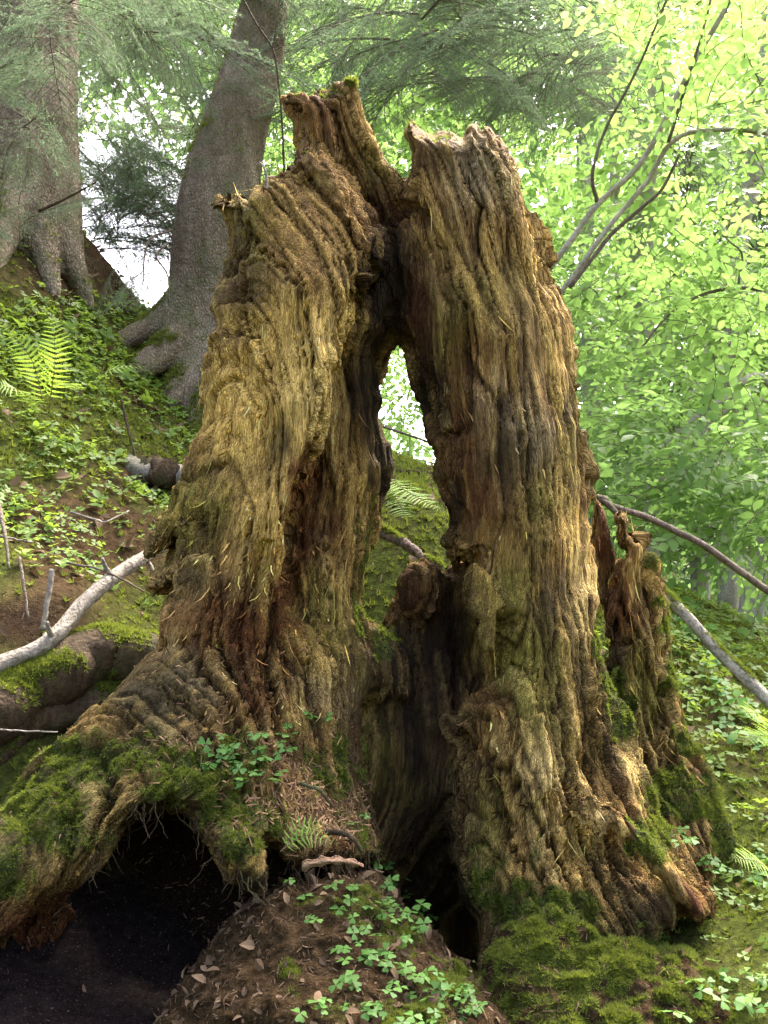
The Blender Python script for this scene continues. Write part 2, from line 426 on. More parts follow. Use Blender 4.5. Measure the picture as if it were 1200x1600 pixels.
layer('bark_flake', [(936,1248),(960,1250),(1010,1300),(1060,1360),(1094,1404),(1104,1430),(1090,1440),(1060,1410),(1000,1340),(950,1290)],
      [(940,1260,-90),(1100,1430,-110),(1010,1330,-118)], 46, 18, 8, 6)

VX = 3.7
U0, V0, W0 = -170, 90, -640
NU, NV, NW = int((1190 + 170) / VX), int((1690 - 90) / VX), int((500 + 640) / VX)
fld = np.full((NU, NV, NW), 60.0, np.float32)
lid = np.zeros((NU, NV, NW), np.int8)
ua = U0 + VX * np.arange(NU); va = V0 + VX * np.arange(NV); wa = (W0 + VX * np.arange(NW)).astype(np.float32)
for li, (nm, poly, depth, thick, R, k, jag) in enumerate(LAYERS):
    p = np.array(poly, float); pad = 40
    i0, i1 = np.clip(((p[:, 0].min() - pad - U0) / VX, (p[:, 0].max() + pad - U0) / VX), 0, NU).astype(int)
    j0, j1 = np.clip(((p[:, 1].min() - pad - V0) / VX, (p[:, 1].max() + pad - V0) / VX), 0, NV).astype(int)
    U, V = np.meshgrid(ua[i0:i1], va[j0:j1], indexing='ij')
    S = gsample(SF, U, V)
    if jag:        # torn ends: every bundle of fibres breaks off at its own length
        jv = jag * (noise(S / 16, li * 3.3, 0, 5) * 1.6 + noise(S / 7, li * 3.3, V / 90, 6))
        ju = .5 * jag * noise(V / 22, U / 40, li, 8)
    else: jv = ju = 0
    d = poly_sd(poly, U + ju, V + jv)
    wf = rbf(depth, U, V, 25.0)
    Rr = R if np.isscalar(R) else blend(R, U, V, 4.0, 20)
    e = np.clip(d / Rr, 0, 1)
    prof = np.sqrt(np.maximum(1 - (1 - e)**2, 0))
    half = thick / 2
    wc = wf + half
    k0 = max(0, int((wc.min() - half - 30 - W0) / VX)); k1 = min(NW, int((wc.max() + half + 30 - W0) / VX) + 1)
    g = np.abs(wa[None, None, k0:k1] - wc[..., None].astype(np.float32)) - (half * prof)[..., None].astype(np.float32)
    g = np.maximum(g * .8, -d[..., None].astype(np.float32))
    sub = fld[i0:i1, j0:j1, k0:k1]
    L = lid[i0:i1, j0:j1, k0:k1]
    L[g < sub] = li
    h = np.clip(.5 + .5 * (g - sub) / k, 0, 1)
    sub[...] = g * (1 - h) + sub * h - k * h * (1 - h)
    del g, h
fld[:, :, -1] = fld[:, :, 0] = 60; fld[0] = fld[-1] = 60; fld[:, 0] = 60; fld[:, -1] = 60

def surface_nets(f):
    ins = f < 0
    nx, ny, nz = f.shape
    c = np.zeros((nx - 1, ny - 1, nz - 1), np.uint8)
    for a in (0, 1):
        for b in (0, 1):
            for d in (0, 1):
                c += ins[a:nx - 1 + a, b:ny - 1 + b, d:nz - 1 + d]
    act = np.argwhere((c > 0) & (c < 8)); del c
    I, J, K = act.T
    vid = np.full((nx - 1, ny - 1, nz - 1), -1, np.int32); vid[I, J, K] = np.arange(len(act))
    pos = np.zeros((len(act), 3)); cnt = np.zeros(len(act))
    cor = [(a, b, d) for a in (0, 1) for b in (0, 1) for d in (0, 1)]
    val = {q: f[I + q[0], J + q[1], K + q[2]] for q in cor}
    for q in cor:
        for ax in range(3):
            if q[ax]: continue
            r = list(q); r[ax] = 1; r = tuple(r)
            m = (val[q] < 0) != (val[r] < 0)
            t = val[q][m] / (val[q][m] - val[r][m])
            pp = np.tile(np.array(q, float), (m.sum(), 1)); pp[:, ax] = t
            pos[m] += pp; cnt[m] += 1
    pos = pos / cnt[:, None] + act
    quads = []
    for ax in range(3):
        o1, o2 = [(1, 2), (2, 0), (0, 1)][ax]
        sl = [slice(None)] * 3; sl2 = [slice(None)] * 3
        sl[ax] = slice(0, -1); sl2[ax] = slice(1, None)
        m = ins[tuple(sl)] != ins[tuple(sl2)]
        E = np.argwhere(m)
        E = E[(E[:, o1] > 0) & (E[:, o2] > 0) & (E[:, o1] < f.shape[o1] - 1) & (E[:, o2] < f.shape[o2] - 1)]
        fl = ins[tuple(E.T)]
        def cell(d1, d2):
            q = E.copy(); q[:, o1] -= d1; q[:, o2] -= d2; return vid[tuple(q.T)]
        Q = np.stack([cell(1, 1), cell(0, 1), cell(0, 0), cell(1, 0)], 1)
        Q[~fl] = Q[~fl][:, ::-1]
        quads.append(Q)
    return pos, np.concatenate(quads), act

pos, Q, act = surface_nets(fld)
vlay = lid[act[:, 0], act[:, 1], act[:, 2]].astype(int)
del fld, lid
Q = Q[(Q >= 0).all(1)]
E = np.concatenate([Q[:, [0, 1]], Q[:, [1, 2]], Q[:, [2, 3]], Q[:, [3, 0]]])
def lap(X, it, lam=.5):
    n = len(X); deg = np.bincount(E[:, 0], minlength=n) + np.bincount(E[:, 1], minlength=n)
    for _ in range(it):
        A = np.zeros_like(X)
        for c in range(X.shape[1]):
            A[:, c] = np.bincount(E[:, 0], X[E[:, 1], c], n) + np.bincount(E[:, 1], X[E[:, 0], c], n)
        X = X + lam * (A / np.maximum(deg, 1)[:, None] - X)
    return X
pos = lap(pos, 2)
uvw = np.array((U0, V0, W0)) + VX * pos
def vnormals(P, Q):
    nf = np.cross(P[Q[:, 2]] - P[Q[:, 0]], P[Q[:, 3]] - P[Q[:, 1]])
    n = np.zeros_like(P)
    for k in range(4):
        for c in range(3): n[:, c] += np.bincount(Q[:, k], nf[:, c], len(P))
    return norm(n)
nrm = vnormals(uvw, Q)
print('nets', len(uvw), len(Q), round(time.time() - T0, 1))

u, v, wd = uvw.T
s = gsample(SF, u, v); t = gsample(TF, u, v)
LN = [l[0] for l in LAYERS]
def isl(*names): return np.isin(vlay, [i for i, n in enumerate(LN) if n in names])
earth = isl('earth_mound', 'moss_cushion', 'peat_hollow')
flake = isl('bark_flake')
sw = s + 18 * noise(s / 130, t / 240, wd / 130, 11) + 4 * noise(s / 40, t / 90, wd / 40, 12)
tw = t + 30 * noise(s / 60, t / 200, wd / 60, 13)
def ridge(x): return 1 - np.minimum(np.abs(x) * 2.6, 1.4)
def crease(x, p=1.0): return np.minimum(np.abs(x) * 2.2, 1.0)**p        # 0 in a sharp groove, 1 on a broad rib
c0 = crease(noise(sw / 95, tw / 520, wd / 95, 20), .7)
r1 = ridge(noise(sw / 42, tw / 330, wd / 42, 21))
c1 = crease(noise(sw / 30, tw / 260, wd / 30, 29), .6)
r2 = ridge(noise(sw / 16, tw / 210, wd / 16, 22))
r3 = noise(sw / 9, tw / 110, wd / 9, 23)
q = noise(sw / 54, tw / 190, wd / 54, 24) * 3.4 + .45 * noise(sw / 12, tw / 50, wd / 12, 25)
terr = np.floor(q) + sstep(.0, .12, q - np.floor(q))
pit = sstep(.38, .55, noise(sw / 24, tw / 150, wd / 24, 26)) + .6 * sstep(.42, .58, noise(sw / 11, tw / 75, wd / 11, 27))
lump = fbm(u / 70, v / 70, wd / 70, 31, 3)
sz_ = sw + .8 * wd
e0, k0 = worley(sz_ / 62 + .2 * r3, tw / 560, 2); e1, k1 = worley(sz_ / 25 + .12 * r3, tw / 340, 3); e2, k2 = worley(sz_ / 11 + .2 * r3, tw / 170, 4)
plate = 14 * (k0 - .5) - 12 * sstep(.10, .0, e0) + 11 * (k1 - .5) - 9 * sstep(.16, .0, e1) + 3.6 * (k2 - .5) - 3 * sstep(.2, .0, e2)
hW = plate + 16 * (c0 - .7) + 6 * (c1 - .7) + 4 * (r1 - .6) + 3 * (r2 - .6) + 1.2 * r3 + 3.2 * terr - 13 * pit
# smooth weathered faces alternate with deeply torn ones
torn = np.clip(.85 + 1.5 * noise(s / 130, t / 230, wd / 130, 37), .3, 1.5)
hW = 16 * (c0 - .7) + (hW - 16 * (c0 - .7)) * torn - 14 * sstep(.5, .85, noise(sw / 20, tw / 260, wd / 20, 38) + .35 * (torn > 1))
hE = 15 * lump + 9 * (1 - 2 * np.abs(noise(u / 44, v / 44, wd / 44, 35))) + 6 * noise(u / 30, v / 30, wd / 30, 32) + 4 * noise(u / 15, v / 15, wd / 15, 33) + 2.5 * noise(u / 8, v / 8, wd / 8, 34)
# the buttress is weathered smoother and mossier than the standing walls
calm = np.where(isl('root_buttress', 'root_knuckle', 'rot_knob', 'hollow_wall', 'lower_root'), .85, 1.0)
calm = np.where(flake, .4, calm); calm = np.where(isl('stump_shard', 'shard_slab'), .75, calm)
calm = calm * (1 - .5 * sstep(290, 190, v) * (u > 600)) * (1 - .4 * sstep(230, 150, v))
n1 = np.stack([calm, calm, calm], 1); calm = lap(n1, 6)[:, 0]
em = lap(np.repeat(earth[:, None].astype(float), 1, 1), 8)[:, 0]
h = hW * calm * (1 - em) + hE * em + 5 * lump * (1 - em)
# grain-aligned jitter along the fibres frays the broken ends
uvw2 = uvw + nrm * h[:, None]
nrm2 = vnormals(uvw2, Q)
P = at(uvw2[:, 0], uvw2[:, 1], D0 + uvw2[:, 2] * PX)
# world normals
NQ = vnormals(P, Q)
flip = np.mean(np.einsum('ij,ij->i', NQ[:2000], norm(P[:2000] - P.mean(0)))) < 0
cen = CAM - P
# orientation: front faces must look at the camera more often than not
if np.mean(np.einsum('ij,ij->i', NQ, norm(cen)) * (wd < 0)) < 0:
    Q = Q[:, ::-1]; NQ = -NQ; nrm2 = -nrm2
print('displaced', round(time.time() - T0, 1))

# ------------------------------------------------------------------ colour zones of the wood (rot, algae, weathering, painted shade), moss cover
BASE = (.160, .104, .036)
OCHRE = (.46, .310, .095); PALE = (.50, .385, .165); RUST = (.125, .040, .013); DARK = (.028, .018, .010); OLIVE = (.175, .155, .030); GREY = (.20, .165, .105); TAN = (.31, .190, .066); HOLLOW_SHADE = (.036, .022, .012); LICHEN = (.085, .078, .036)  # the darkest two paint shade over the wood of gaps and hollows
ZONES = [  # u, v, radius u, radius v, colour, strength
 (400,340,60,50,OLIVE,.5),(395,450,45,50,DARK,.45),(450,380,50,70,TAN,.7),(540,330,40,60,TAN,.75),(570,400,35,50,TAN,.6),(470,520,80,70,OCHRE,1),(500,600,45,80,PALE,.9),(430,610,80,70,OCHRE,1),(460,660,40,60,PALE,.7),(370,600,40,60,OCHRE,.8),(380,680,60,60,OCHRE,.7),
 (350,640,40,50,OCHRE,.7),(460,690,45,60,OCHRE,.8),(400,780,60,60,OCHRE,.6),(440,860,40,70,OCHRE,.6),(300,800,45,60,OLIVE,.8),(340,880,50,40,TAN,.5),(270,960,40,40,TAN,.6),(330,960,60,40,RUST,.7),(300,900,30,40,DARK,.5),(400,1000,80,40,RUST,.7),
 (480,740,22,40,RUST,.9),(470,850,22,70,RUST,.95),(450,930,22,50,RUST,.9),(440,690,14,30,DARK,.8),(535,600,28,70,TAN,.5),(580,620,30,80,DARK,.8),(565,760,40,70,OCHRE,.55),(545,900,35,60,OCHRE,.55),(510,980,35,60,OLIVE,.7),(480,1020,30,40,OCHRE,.5),
 (520,820,18,60,RUST,.6),(600,740,16,60,DARK,.9),(590,880,14,60,OLIVE,.6),
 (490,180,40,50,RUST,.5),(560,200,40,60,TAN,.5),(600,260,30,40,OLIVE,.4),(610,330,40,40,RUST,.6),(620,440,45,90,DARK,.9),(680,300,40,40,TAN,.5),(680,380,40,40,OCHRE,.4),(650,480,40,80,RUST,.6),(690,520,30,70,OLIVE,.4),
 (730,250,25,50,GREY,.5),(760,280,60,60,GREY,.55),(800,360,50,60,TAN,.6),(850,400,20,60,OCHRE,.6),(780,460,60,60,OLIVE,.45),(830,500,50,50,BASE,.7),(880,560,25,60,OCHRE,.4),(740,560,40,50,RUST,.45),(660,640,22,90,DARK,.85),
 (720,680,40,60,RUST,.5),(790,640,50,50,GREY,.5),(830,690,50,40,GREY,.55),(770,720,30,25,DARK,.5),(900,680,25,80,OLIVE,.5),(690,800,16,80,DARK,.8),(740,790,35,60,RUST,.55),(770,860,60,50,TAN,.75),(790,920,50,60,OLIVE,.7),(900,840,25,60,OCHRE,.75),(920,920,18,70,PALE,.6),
 (850,780,40,50,OLIVE,.4),(870,960,40,60,DARK,.4),(820,1030,60,60,OLIVE,.9),(840,1110,50,60,OLIVE,.8),(910,1080,40,50,DARK,.35),(940,1150,40,40,BASE,.8),(950,1060,15,40,OLIVE,.8),(990,1200,20,50,PALE,.6),(960,1250,50,40,RUST,.4),(1030,1330,40,50,TAN,.7),(1090,1410,30,30,RUST,.6),
 (735,1150,35,50,TAN,.95),(760,1100,20,30,RUST,.6),(700,1220,20,60,TAN,.4),(850,1190,40,50,PALE,.55),(850,1290,40,70,PALE,.65),(900,1330,40,60,OCHRE,.5),(800,1330,25,70,TAN,.8),(930,1270,30,40,PALE,.5),(960,1360,40,40,DARK,.4),(760,1300,30,70,OLIVE,.7),(720,1350,30,50,OLIVE,.5),(1000,1430,60,40,DARK,.5),(920,1420,50,40,OCHRE,.3),
 (990,880,25,50,TAN,.8),(980,960,30,40,RUST,.7),(1000,1080,40,80,OLIVE,.7),(960,1080,16,120,DARK,.8),(945,850,18,70,RUST,.6),
 (650,1000,60,90,HOLLOW_SHADE,.85),(640,1180,70,120,HOLLOW_SHADE,.85),(690,1420,60,100,DARK,1),(655,925,40,40,RUST,.4),(540,1220,14,50,GREY,.9),(500,1080,50,40,GREY,.5),(460,1110,25,35,OCHRE,.6),(400,1090,50,40,RUST,.5),(280,1060,60,40,GREY,.45),(200,1150,80,50,LICHEN,.8),(100,1220,80,60,LICHEN,.9),(20,1330,90,70,LICHEN,.9),(240,1080,70,40,LICHEN,.6),(150,1120,40,20,TAN,.7),(230,1100,50,40,DARK,.3),
 (90,1340,60,40,TAN,.3),(30,1280,50,60,LICHEN,.5),(60,1400,90,40,RUST,.5),(370,1350,40,40,OLIVE,.5),(260,1280,80,30,DARK,.6),(600,450,30,90,DARK,.9),(640,1100,60,110,HOLLOW_SHADE,1),(700,1000,30,80,HOLLOW_SHADE,.9),(660,1250,60,90,HOLLOW_SHADE,1),(600,1180,20,80,OLIVE,.5),(640,1240,30,30,OLIVE,.5),(40,1400,60,50,OLIVE,.6),(130,1250,50,40,OLIVE,.5),(30,1520,90,80,HOLLOW_SHADE,1),(20,1440,60,40,RUST,.7),(60,1480,30,40,RUST,.8),(40,1640,120,80,DARK,1),(90,1440,40,50,RUST,.6),(390,1385,40,20,DARK,.8)]
MOSS = [  # u, v, radius u, radius v, strength
 (130,1180,100,50,.95),(60,1260,90,80,1.0),(100,1310,70,50,.8),(230,1170,60,60,.7),(300,1210,90,60,1),(250,1240,60,40,.9),(370,1190,60,70,.8),(420,1280,70,50,.7),(350,1260,70,40,1),(375,1320,45,35,1.1),(170,1310,40,50,.6),(0,1360,80,60,.85),(540,1200,25,90,.95),(500,1200,30,60,.8),
 (500,1130,35,40,.55),(575,1160,20,120,.6),(570,1300,25,40,.8),(600,1330,20,20,.8),(640,1260,30,40,.5),(580,860,14,80,.8),(570,960,16,50,.9),(600,1000,22,40,.9),(560,820,12,60,.6),(590,780,10,60,.7),(690,850,8,60,.9),
 (960,1070,14,50,1.2),(980,1120,14,40,1.2),(938,1010,10,40,1),(1010,1220,12,50,.7),(420,1280,60,30,.8),
 (770,1230,25,60,.5),(760,1380,40,70,.9),(810,1420,45,60,1.1),(840,1340,20,60,.6),(880,1420,70,40,1.2),(860,1500,80,60,1.3),(950,1500,60,60,1.2),(790,1500,40,60,.9),(1010,1480,40,60,.8),(870,1600,60,60,.7),(970,1600,60,60,.8),
 (500,140,60,5,.85),(552,126,16,8,1.0),(640,200,8,16,.8),(690,212,24,7,.8),(620,275,18,18,.6),(390,330,40,40,.25),(490,235,25,12,.5),(350,320,20,20,.4),
 (1020,860,14,40,.9),(1040,960,14,50,1),(1050,1060,16,50,.9),(1080,1150,30,40,1),(1060,1240,60,50,1.2),(1120,1230,40,60,1.2),(1150,1310,40,50,1.2),(1020,1310,50,50,1),
 (560,1420,70,50,.6),(450,1530,30,60,.5),(700,1540,60,40,.75),(650,1590,80,50,.7),(620,1470,60,50,.6),(520,1580,60,40,.5),(480,1420,50,30,.5)]
def gauss(U, V, z): return np.exp(-((U - z[0]) / z[2])**2 - ((V - z[1]) / z[3])**2)

wu = u + 26 * noise(sw / 22, tw / 120, wd / 40, 41) + 12 * noise(u / 20, v / 20, wd / 20, 42)
wv = v + 30 * noise(sw / 22, tw / 120, wd / 40, 43) + 12 * noise(u / 20, v / 20, wd / 20, 44)
tint = np.tile(np.array(BASE), (len(u), 1))
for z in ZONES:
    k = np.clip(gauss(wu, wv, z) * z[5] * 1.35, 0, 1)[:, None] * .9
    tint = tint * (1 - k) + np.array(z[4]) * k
# fibres differ in colour along the grain; proud fibres are weathered, recesses mix redder rot with painted shade
f1 = noise(sw / 14, tw / 130, wd / 14, 45); f2 = noise(sw / 30, tw / 160, wd / 30, 46); f3 = noise(sw / 50, tw / 90, wd / 50, 47)
def over(k, c):
    global tint
    k = np.clip(k, 0, 1)[:, None]; tint = tint * (1 - k) + np.array(c) * k
over(.4 * sstep(.15, .5, f1), (.09, .05, .02)); over(.5 * sstep(.15, .5, -f1), OCHRE); over(.35 * sstep(.15, .5, f2), (.10, .07, .03)); over(.35 * sstep(.15, .5, f3), OLIVE); over(.4 * sstep(.22, .55, -f3), RUST)
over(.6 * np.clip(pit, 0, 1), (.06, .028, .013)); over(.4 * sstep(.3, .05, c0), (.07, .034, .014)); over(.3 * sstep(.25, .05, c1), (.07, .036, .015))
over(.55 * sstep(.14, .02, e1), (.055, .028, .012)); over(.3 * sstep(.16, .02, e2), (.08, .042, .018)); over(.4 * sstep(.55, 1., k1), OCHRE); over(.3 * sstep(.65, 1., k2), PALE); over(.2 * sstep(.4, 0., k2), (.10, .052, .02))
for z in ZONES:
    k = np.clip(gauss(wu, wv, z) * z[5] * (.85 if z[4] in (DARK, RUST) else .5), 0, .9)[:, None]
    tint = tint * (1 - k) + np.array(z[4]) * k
over(.6 * sstep(.07, .01, e0), (.04, .020, .009))  # wide cracks darkened once more, shade painted into the colour
lum_ = tint.mean(1, keepdims=True)
tint = tint * np.clip((lum_ / .13)**.45, .3, 1.7) * np.array((1.5, 1.54, 1.42))
EARTH = np.array((.044, .030, .015))
ecol = EARTH * (1 + .5 * noise(u / 14, v / 14, wd / 14, 48))[:, None] + np.array((.028, .02, .011)) * sstep(.1, .5, noise(u / 6, v / 6, wd / 6, 49))[:, None]
tint = tint * (1 - em[:, None]) + ecol * em[:, None]
peat_shade = lap(np.repeat(isl('peat_hollow')[:, None].astype(float), 1, 1), 6)
tint = tint * (1 - peat_shade) + np.array((.013, .009, .006)) * peat_shade  # near-black soil paints the cavity's shade into its colour
mz = np.zeros(len(u))
mu = u + 18 * noise(u / 30, v / 30, wd / 30, 51); mv = v + 18 * noise(u / 30, v / 30, wd / 30, 52)
for z in MOSS: mz = np.maximum(mz, gauss(mu, mv, z) * z[4])
patch = .5 + .9 * noise(u / 26, v / 26, wd / 26, 53) + .5 * noise(u / 11, v / 11, wd / 11, 54)
upz = NQ[:, 2]
moss = np.clip(sstep(.42, .85, mz * (.75 + .5 * patch) + .12 * upz), 0, 1)
moss = np.where(isl('moss_cushion'), np.maximum(moss * sstep(-.3, .3, patch - .3), sstep(.0, .5, patch - .35) * .9), moss)
grain = np.stack([sw, tw * .16, wd], 1) / 100.0
print('colour', round(time.time() - T0, 1))

def wood_mat():
    g = N('rotten_wood')
    gr = g.attr('grain', 'Vector'); ti = g.attr('tint', 'Color'); mo = g.attr('moss')
    n1 = g.noise(g.scale(gr, (14, 14, 14)), 1, 5, .62, .4)
    n2 = g.noise(g.scale(gr, (46, 40, 46)), 1, 4, .6, .2)
    n3 = g.noise(g.coord(), 190, 3, .6)
    c = g.mix(g.ramp(n1, [(.32, 0), (.68, 1)]), g.mix(1.0, ti, (.55, .49, .44), 'MULTIPLY'), g.mix(1.0, ti, (1.5, 1.46, 1.36), 'MULTIPLY'))
    c = g.mix(g.ramp(n2, [(.45, 0), (.75, .5)]), c, g.mix(1.0, c, (1.7, 1.65, 1.5), 'MULTIPLY'))
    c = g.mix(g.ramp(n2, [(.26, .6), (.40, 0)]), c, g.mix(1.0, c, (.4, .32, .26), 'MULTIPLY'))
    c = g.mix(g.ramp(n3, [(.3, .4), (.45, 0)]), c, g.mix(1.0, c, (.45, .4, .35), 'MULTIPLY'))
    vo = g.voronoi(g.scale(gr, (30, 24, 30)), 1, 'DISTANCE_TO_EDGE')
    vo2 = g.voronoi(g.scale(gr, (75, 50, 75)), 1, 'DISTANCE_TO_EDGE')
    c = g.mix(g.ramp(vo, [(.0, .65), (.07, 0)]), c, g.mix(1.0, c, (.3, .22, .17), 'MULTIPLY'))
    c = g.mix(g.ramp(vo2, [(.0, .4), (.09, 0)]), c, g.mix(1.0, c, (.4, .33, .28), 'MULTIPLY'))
    mc = g.ramp(g.noise(g.coord(), 60, 4, .6), [(.3, (.025, .030, .008)), (.55, (.075, .095, .016)), (.75, (.15, .175, .03))])
    mk = g.math('MULTIPLY', mo, g.ramp(g.noise(g.coord(), 45, 4, .65), [(.25, .25), (.5, 1)]))
    c = g.mix(mk, c, mc)
    hgt = g.math('ADD', g.math('MULTIPLY', n1, 1.0), g.math('ADD', g.math('MULTIPLY', n2, .55), g.math('MULTIPLY', n3, .3)))
    crk = g.math('ADD', g.ramp(vo, [(.0, 0), (.14, 1)]), g.math('MULTIPLY', g.ramp(vo2, [(.0, 0), (.2, 1)]), .5))
    hgt = g.math('ADD', hgt, g.math('MULTIPLY', crk, .5))
    return g.surface(g.principled(c, .85, g.bump(hgt, 1.0, .016), .15))

def soil_mat():
    g = N('forest_soil')
    ti = g.attr('tint', 'Color'); mo = g.attr('moss')
    co = g.coord()
    n1 = g.noise(co, 55, 6, .7); n2 = g.noise(co, 230, 3, .6)
    c = g.mix(g.ramp(n1, [(.35, 0), (.7, 1)]), g.mix(1.0, ti, (.5, .45, .42), 'MULTIPLY'), g.mix(1.0, ti, (1.7, 1.6, 1.45), 'MULTIPLY'))
    c = g.mix(g.ramp(n2, [(.62, 0), (.7, .8)]), c, (.15, .10, .065))
    mc = g.ramp(g.noise(co, 60, 4, .6), [(.3, (.022, .028, .008)), (.55, (.065, .085, .015)), (.75, (.13, .155, .028))])
    c = g.mix(g.math('MULTIPLY', mo, .9), c, mc)
    return g.surface(g.principled(c, .95, g.bump(g.math('ADD', n1, g.math('MULTIPLY', n2, .5)), .9, .02), .02))

M_WOOD = wood_mat(); M_SOIL = soil_mat()

def submesh(name, fmask, mat, parent, kind=None, front=False):
    if front: fmask = fmask & (np.einsum('ij,ij->i', NQ[Q[:, 0]], norm(CAM - P[Q[:, 0]])) > -.5)      # the buried back is left off
    q_ = Q[fmask]; ids, inv = np.unique(q_, return_inverse=True)
    me = mesh_from(name, P[ids], [inv.reshape(-1, 4)])
    attr(me, 'grain', 'FLOAT_VECTOR', grain[ids]); attr(me, 'tint', 'FLOAT_COLOR', tint[ids]); attr(me, 'moss', 'FLOAT', moss[ids])
    try: me.normals_split_custom_set_from_vertices(NQ[ids].astype(np.float32).tolist())
    except Exception as e: print('normals', e)
    return obj(name, me, mat, parent, kind)

flay = vlay[Q[:, 0]]
def fl(*names): return np.isin(flay, [i for i, n in enumerate(LN) if n in names])
base = tuple(at(640, 1450, D0 - .1))
stump = thing('rotten_stump', 'tall hollow rotting tree stump with a tall gap through its middle', 'tree stump', base)
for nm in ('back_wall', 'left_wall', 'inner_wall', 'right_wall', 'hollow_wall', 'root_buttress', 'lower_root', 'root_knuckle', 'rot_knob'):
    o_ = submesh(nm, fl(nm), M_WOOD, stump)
for i, n_ in enumerate(LN):
    if n_ == 'bark_flake': submesh('bark_flake', flay == i, M_WOOD, stump)
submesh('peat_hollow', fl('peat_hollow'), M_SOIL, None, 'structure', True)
o_ = submesh('earth_mound', fl('earth_mound'), M_SOIL, None, 'structure', True)
shard = thing('stump_shard', 'jagged mossy shard of rotten wood standing behind the stump on the right', 'stump shard', tuple(at(1050, 1330, D0 + .4)))
submesh('wall', fl('stump_shard'), M_WOOD, shard); submesh('slab', fl('shard_slab'), M_WOOD, shard)
o_ = submesh('mossy_bank', fl('moss_cushion'), M_SOIL, None, 'structure', True)
print('stump parts', round(time.time() - T0, 1))

# ------------------------------------------------------------------ the ground: one sheet, a bank that climbs to the left and falls away behind its crest
GC = [(0,1090,2.25),(0,960,2.5),(110,960,2.55),(110,880,2.85),(0,800,3.0),(0,640,3.5),(0,500,4.0),(0,400,4.4),(0,320,4.8),(-250,700,3.0),(-250,400,3.9),(-250,200,4.8),(-600,500,3.0),(-600,100,4.6),(160,380,5.3),(120,450,4.7),(100,560,4.1),
      (200,650,4.3),(210,560,4.9),(280,640,5.1),(260,520,5.7),(230,770,3.8),(200,850,3.2),(250,840,3.3),(330,850,3.4),(90,1080,2.35),(230,1000,2.6),
      (450,700,4.6),(420,800,3.9),(640,712,4.2),(640,760,3.7),(650,830,3.1),(640,900,3.0),(700,1000,3.0),(600,1050,3.0),(620,1200,2.9),(760,800,3.9),(900,900,3.7),(1000,1010,3.4),(1010,1180,2.9),(1090,1030,3.4),(1150,1150,3.1),(1130,1250,2.75),(1200,1140,3.4),(1400,1150,3.6),(1400,1400,2.3),
      (1200,1350,2.45),(1150,1440,2.15),(1200,1620,1.78),(1100,1540,1.98),(900,1660,1.78),(750,1600,1.95),(600,1690,1.72),(640,1500,2.5),(680,1420,2.85),(700,1500,2.6),(300,1690,1.75),(200,1620,1.9),(120,1500,2.05),(220,1440,2.25),(330,1440,2.2),(0,1600,1.9),(-50,1450,2.1),(-250,1300,2.1),(-300,1600,1.75),(60,1260,2.35),(160,1200,2.4),(300,1100,2.85),(900,1300,2.9),(1000,1420,2.45)]
g_ = np.array(GC, float)
gp = at(g_[:, 0], g_[:, 1], g_[:, 2])
extra = [(-9,9,4.2),(-6,12,3.4),(-14,16,5.0),(-3,9,1.95),(0,8,1.3),(2.5,7,.75),(5,7,.55),(1,14,1.2),(6,14,.9),(-8,30,3.0),(4,30,3.5),(14,26,5.0),(12,12,1.4),(24,24,6),(30,60,14),(0,60,8),(-40,60,8),(60,60,16),(-60,60,10),(-200,200,18),(0,200,22),(200,200,26),
         (0,.6,-.02),(0,-3,-.15),(4,-2,-.2),(-4,-2,.6),(-9,0,3.4),(-20,0,6),(9,0,-.3),(20,0,-.4),(0,-20,-.6),(-20,-20,3),(20,-20,-1.5),(-200,0,14),(200,0,2),(0,-200,-3),(-200,-200,4),(200,-200,-4),(-60,-60,4),(60,-60,-3)]
gp = np.vstack([gp, extra])
def _mq():
    c = .28; n = len(gp)
    sc_ = np.maximum(1, np.hypot(gp[:, 0], gp[:, 1] - 3) / 8)
    d = np.sqrt((gp[:, None, 0] - gp[None, :, 0])**2 + (gp[:, None, 1] - gp[None, :, 1])**2 + c * c)
    A = np.zeros((n + 1, n + 1)); A[:n, :n] = -d + .05 * np.eye(n); A[:n, n] = 1; A[n, :n] = 1
    sol = np.linalg.solve(A, np.append(gp[:, 2], 0))
    def f(X, Y):
        o = np.full(np.shape(X), sol[n])
        for i in range(n): o = o - sol[i] * np.sqrt((X - gp[i, 0])**2 + (Y - gp[i, 1])**2 + c * c)
        return o
    return f
mq = _mq()
def ground_z(X, Y, fine=True):
    z = mq(X, Y)
    if fine:
        k = np.clip(1.2 - np.hypot(X, Y - 3) / 40, .0, 1)
        z = z + k * (.055 * fbm(X * 2.2, Y * 2.2, 0, 61, 3) + .02 * noise(X * 9, Y * 9, 1, 65) + .010 * noise(X * 22, Y * 22, 1, 66))
    return z
def axis(lo, hi, fine0, fine1, step, growth=1.12):
    a = list(np.arange(fine0, fine1, step)); d = step
    x = fine1
    while x < hi: a.append(x); d *= growth; x += d
    x = fine0 - step; d = step
    while x > lo: a.insert(0, x); d *= growth; x -= d
    return np.array(a)
gx = axis(-220, 220, -3.4, 2.6, .026); gy = axis(-220, 220, 1.0, 6.6, .026)
GX, GY = np.meshgrid(gx, gy)
GZ = ground_z(GX, GY)
ny_, nx_ = GX.shape
i_ = (np.arange(ny_ - 1)[:, None] * nx_ + np.arange(nx_ - 1)[None]).ravel()
gq = np.stack([i_, i_ + 1, i_ + nx_ + 1, i_ + nx_], 1)
GV_ = np.stack([GX, GY, GZ], -1).reshape(-1, 3)
gme = mesh_from('ground', GV_, [gq])
gu_, gv_, gD_ = to_px(GV_)
x_, y_, z_ = GV_.T
gm = sstep(-.2, .3, fbm(x_ * 1.7, y_ * 1.7, 3, 71, 3) + .4)
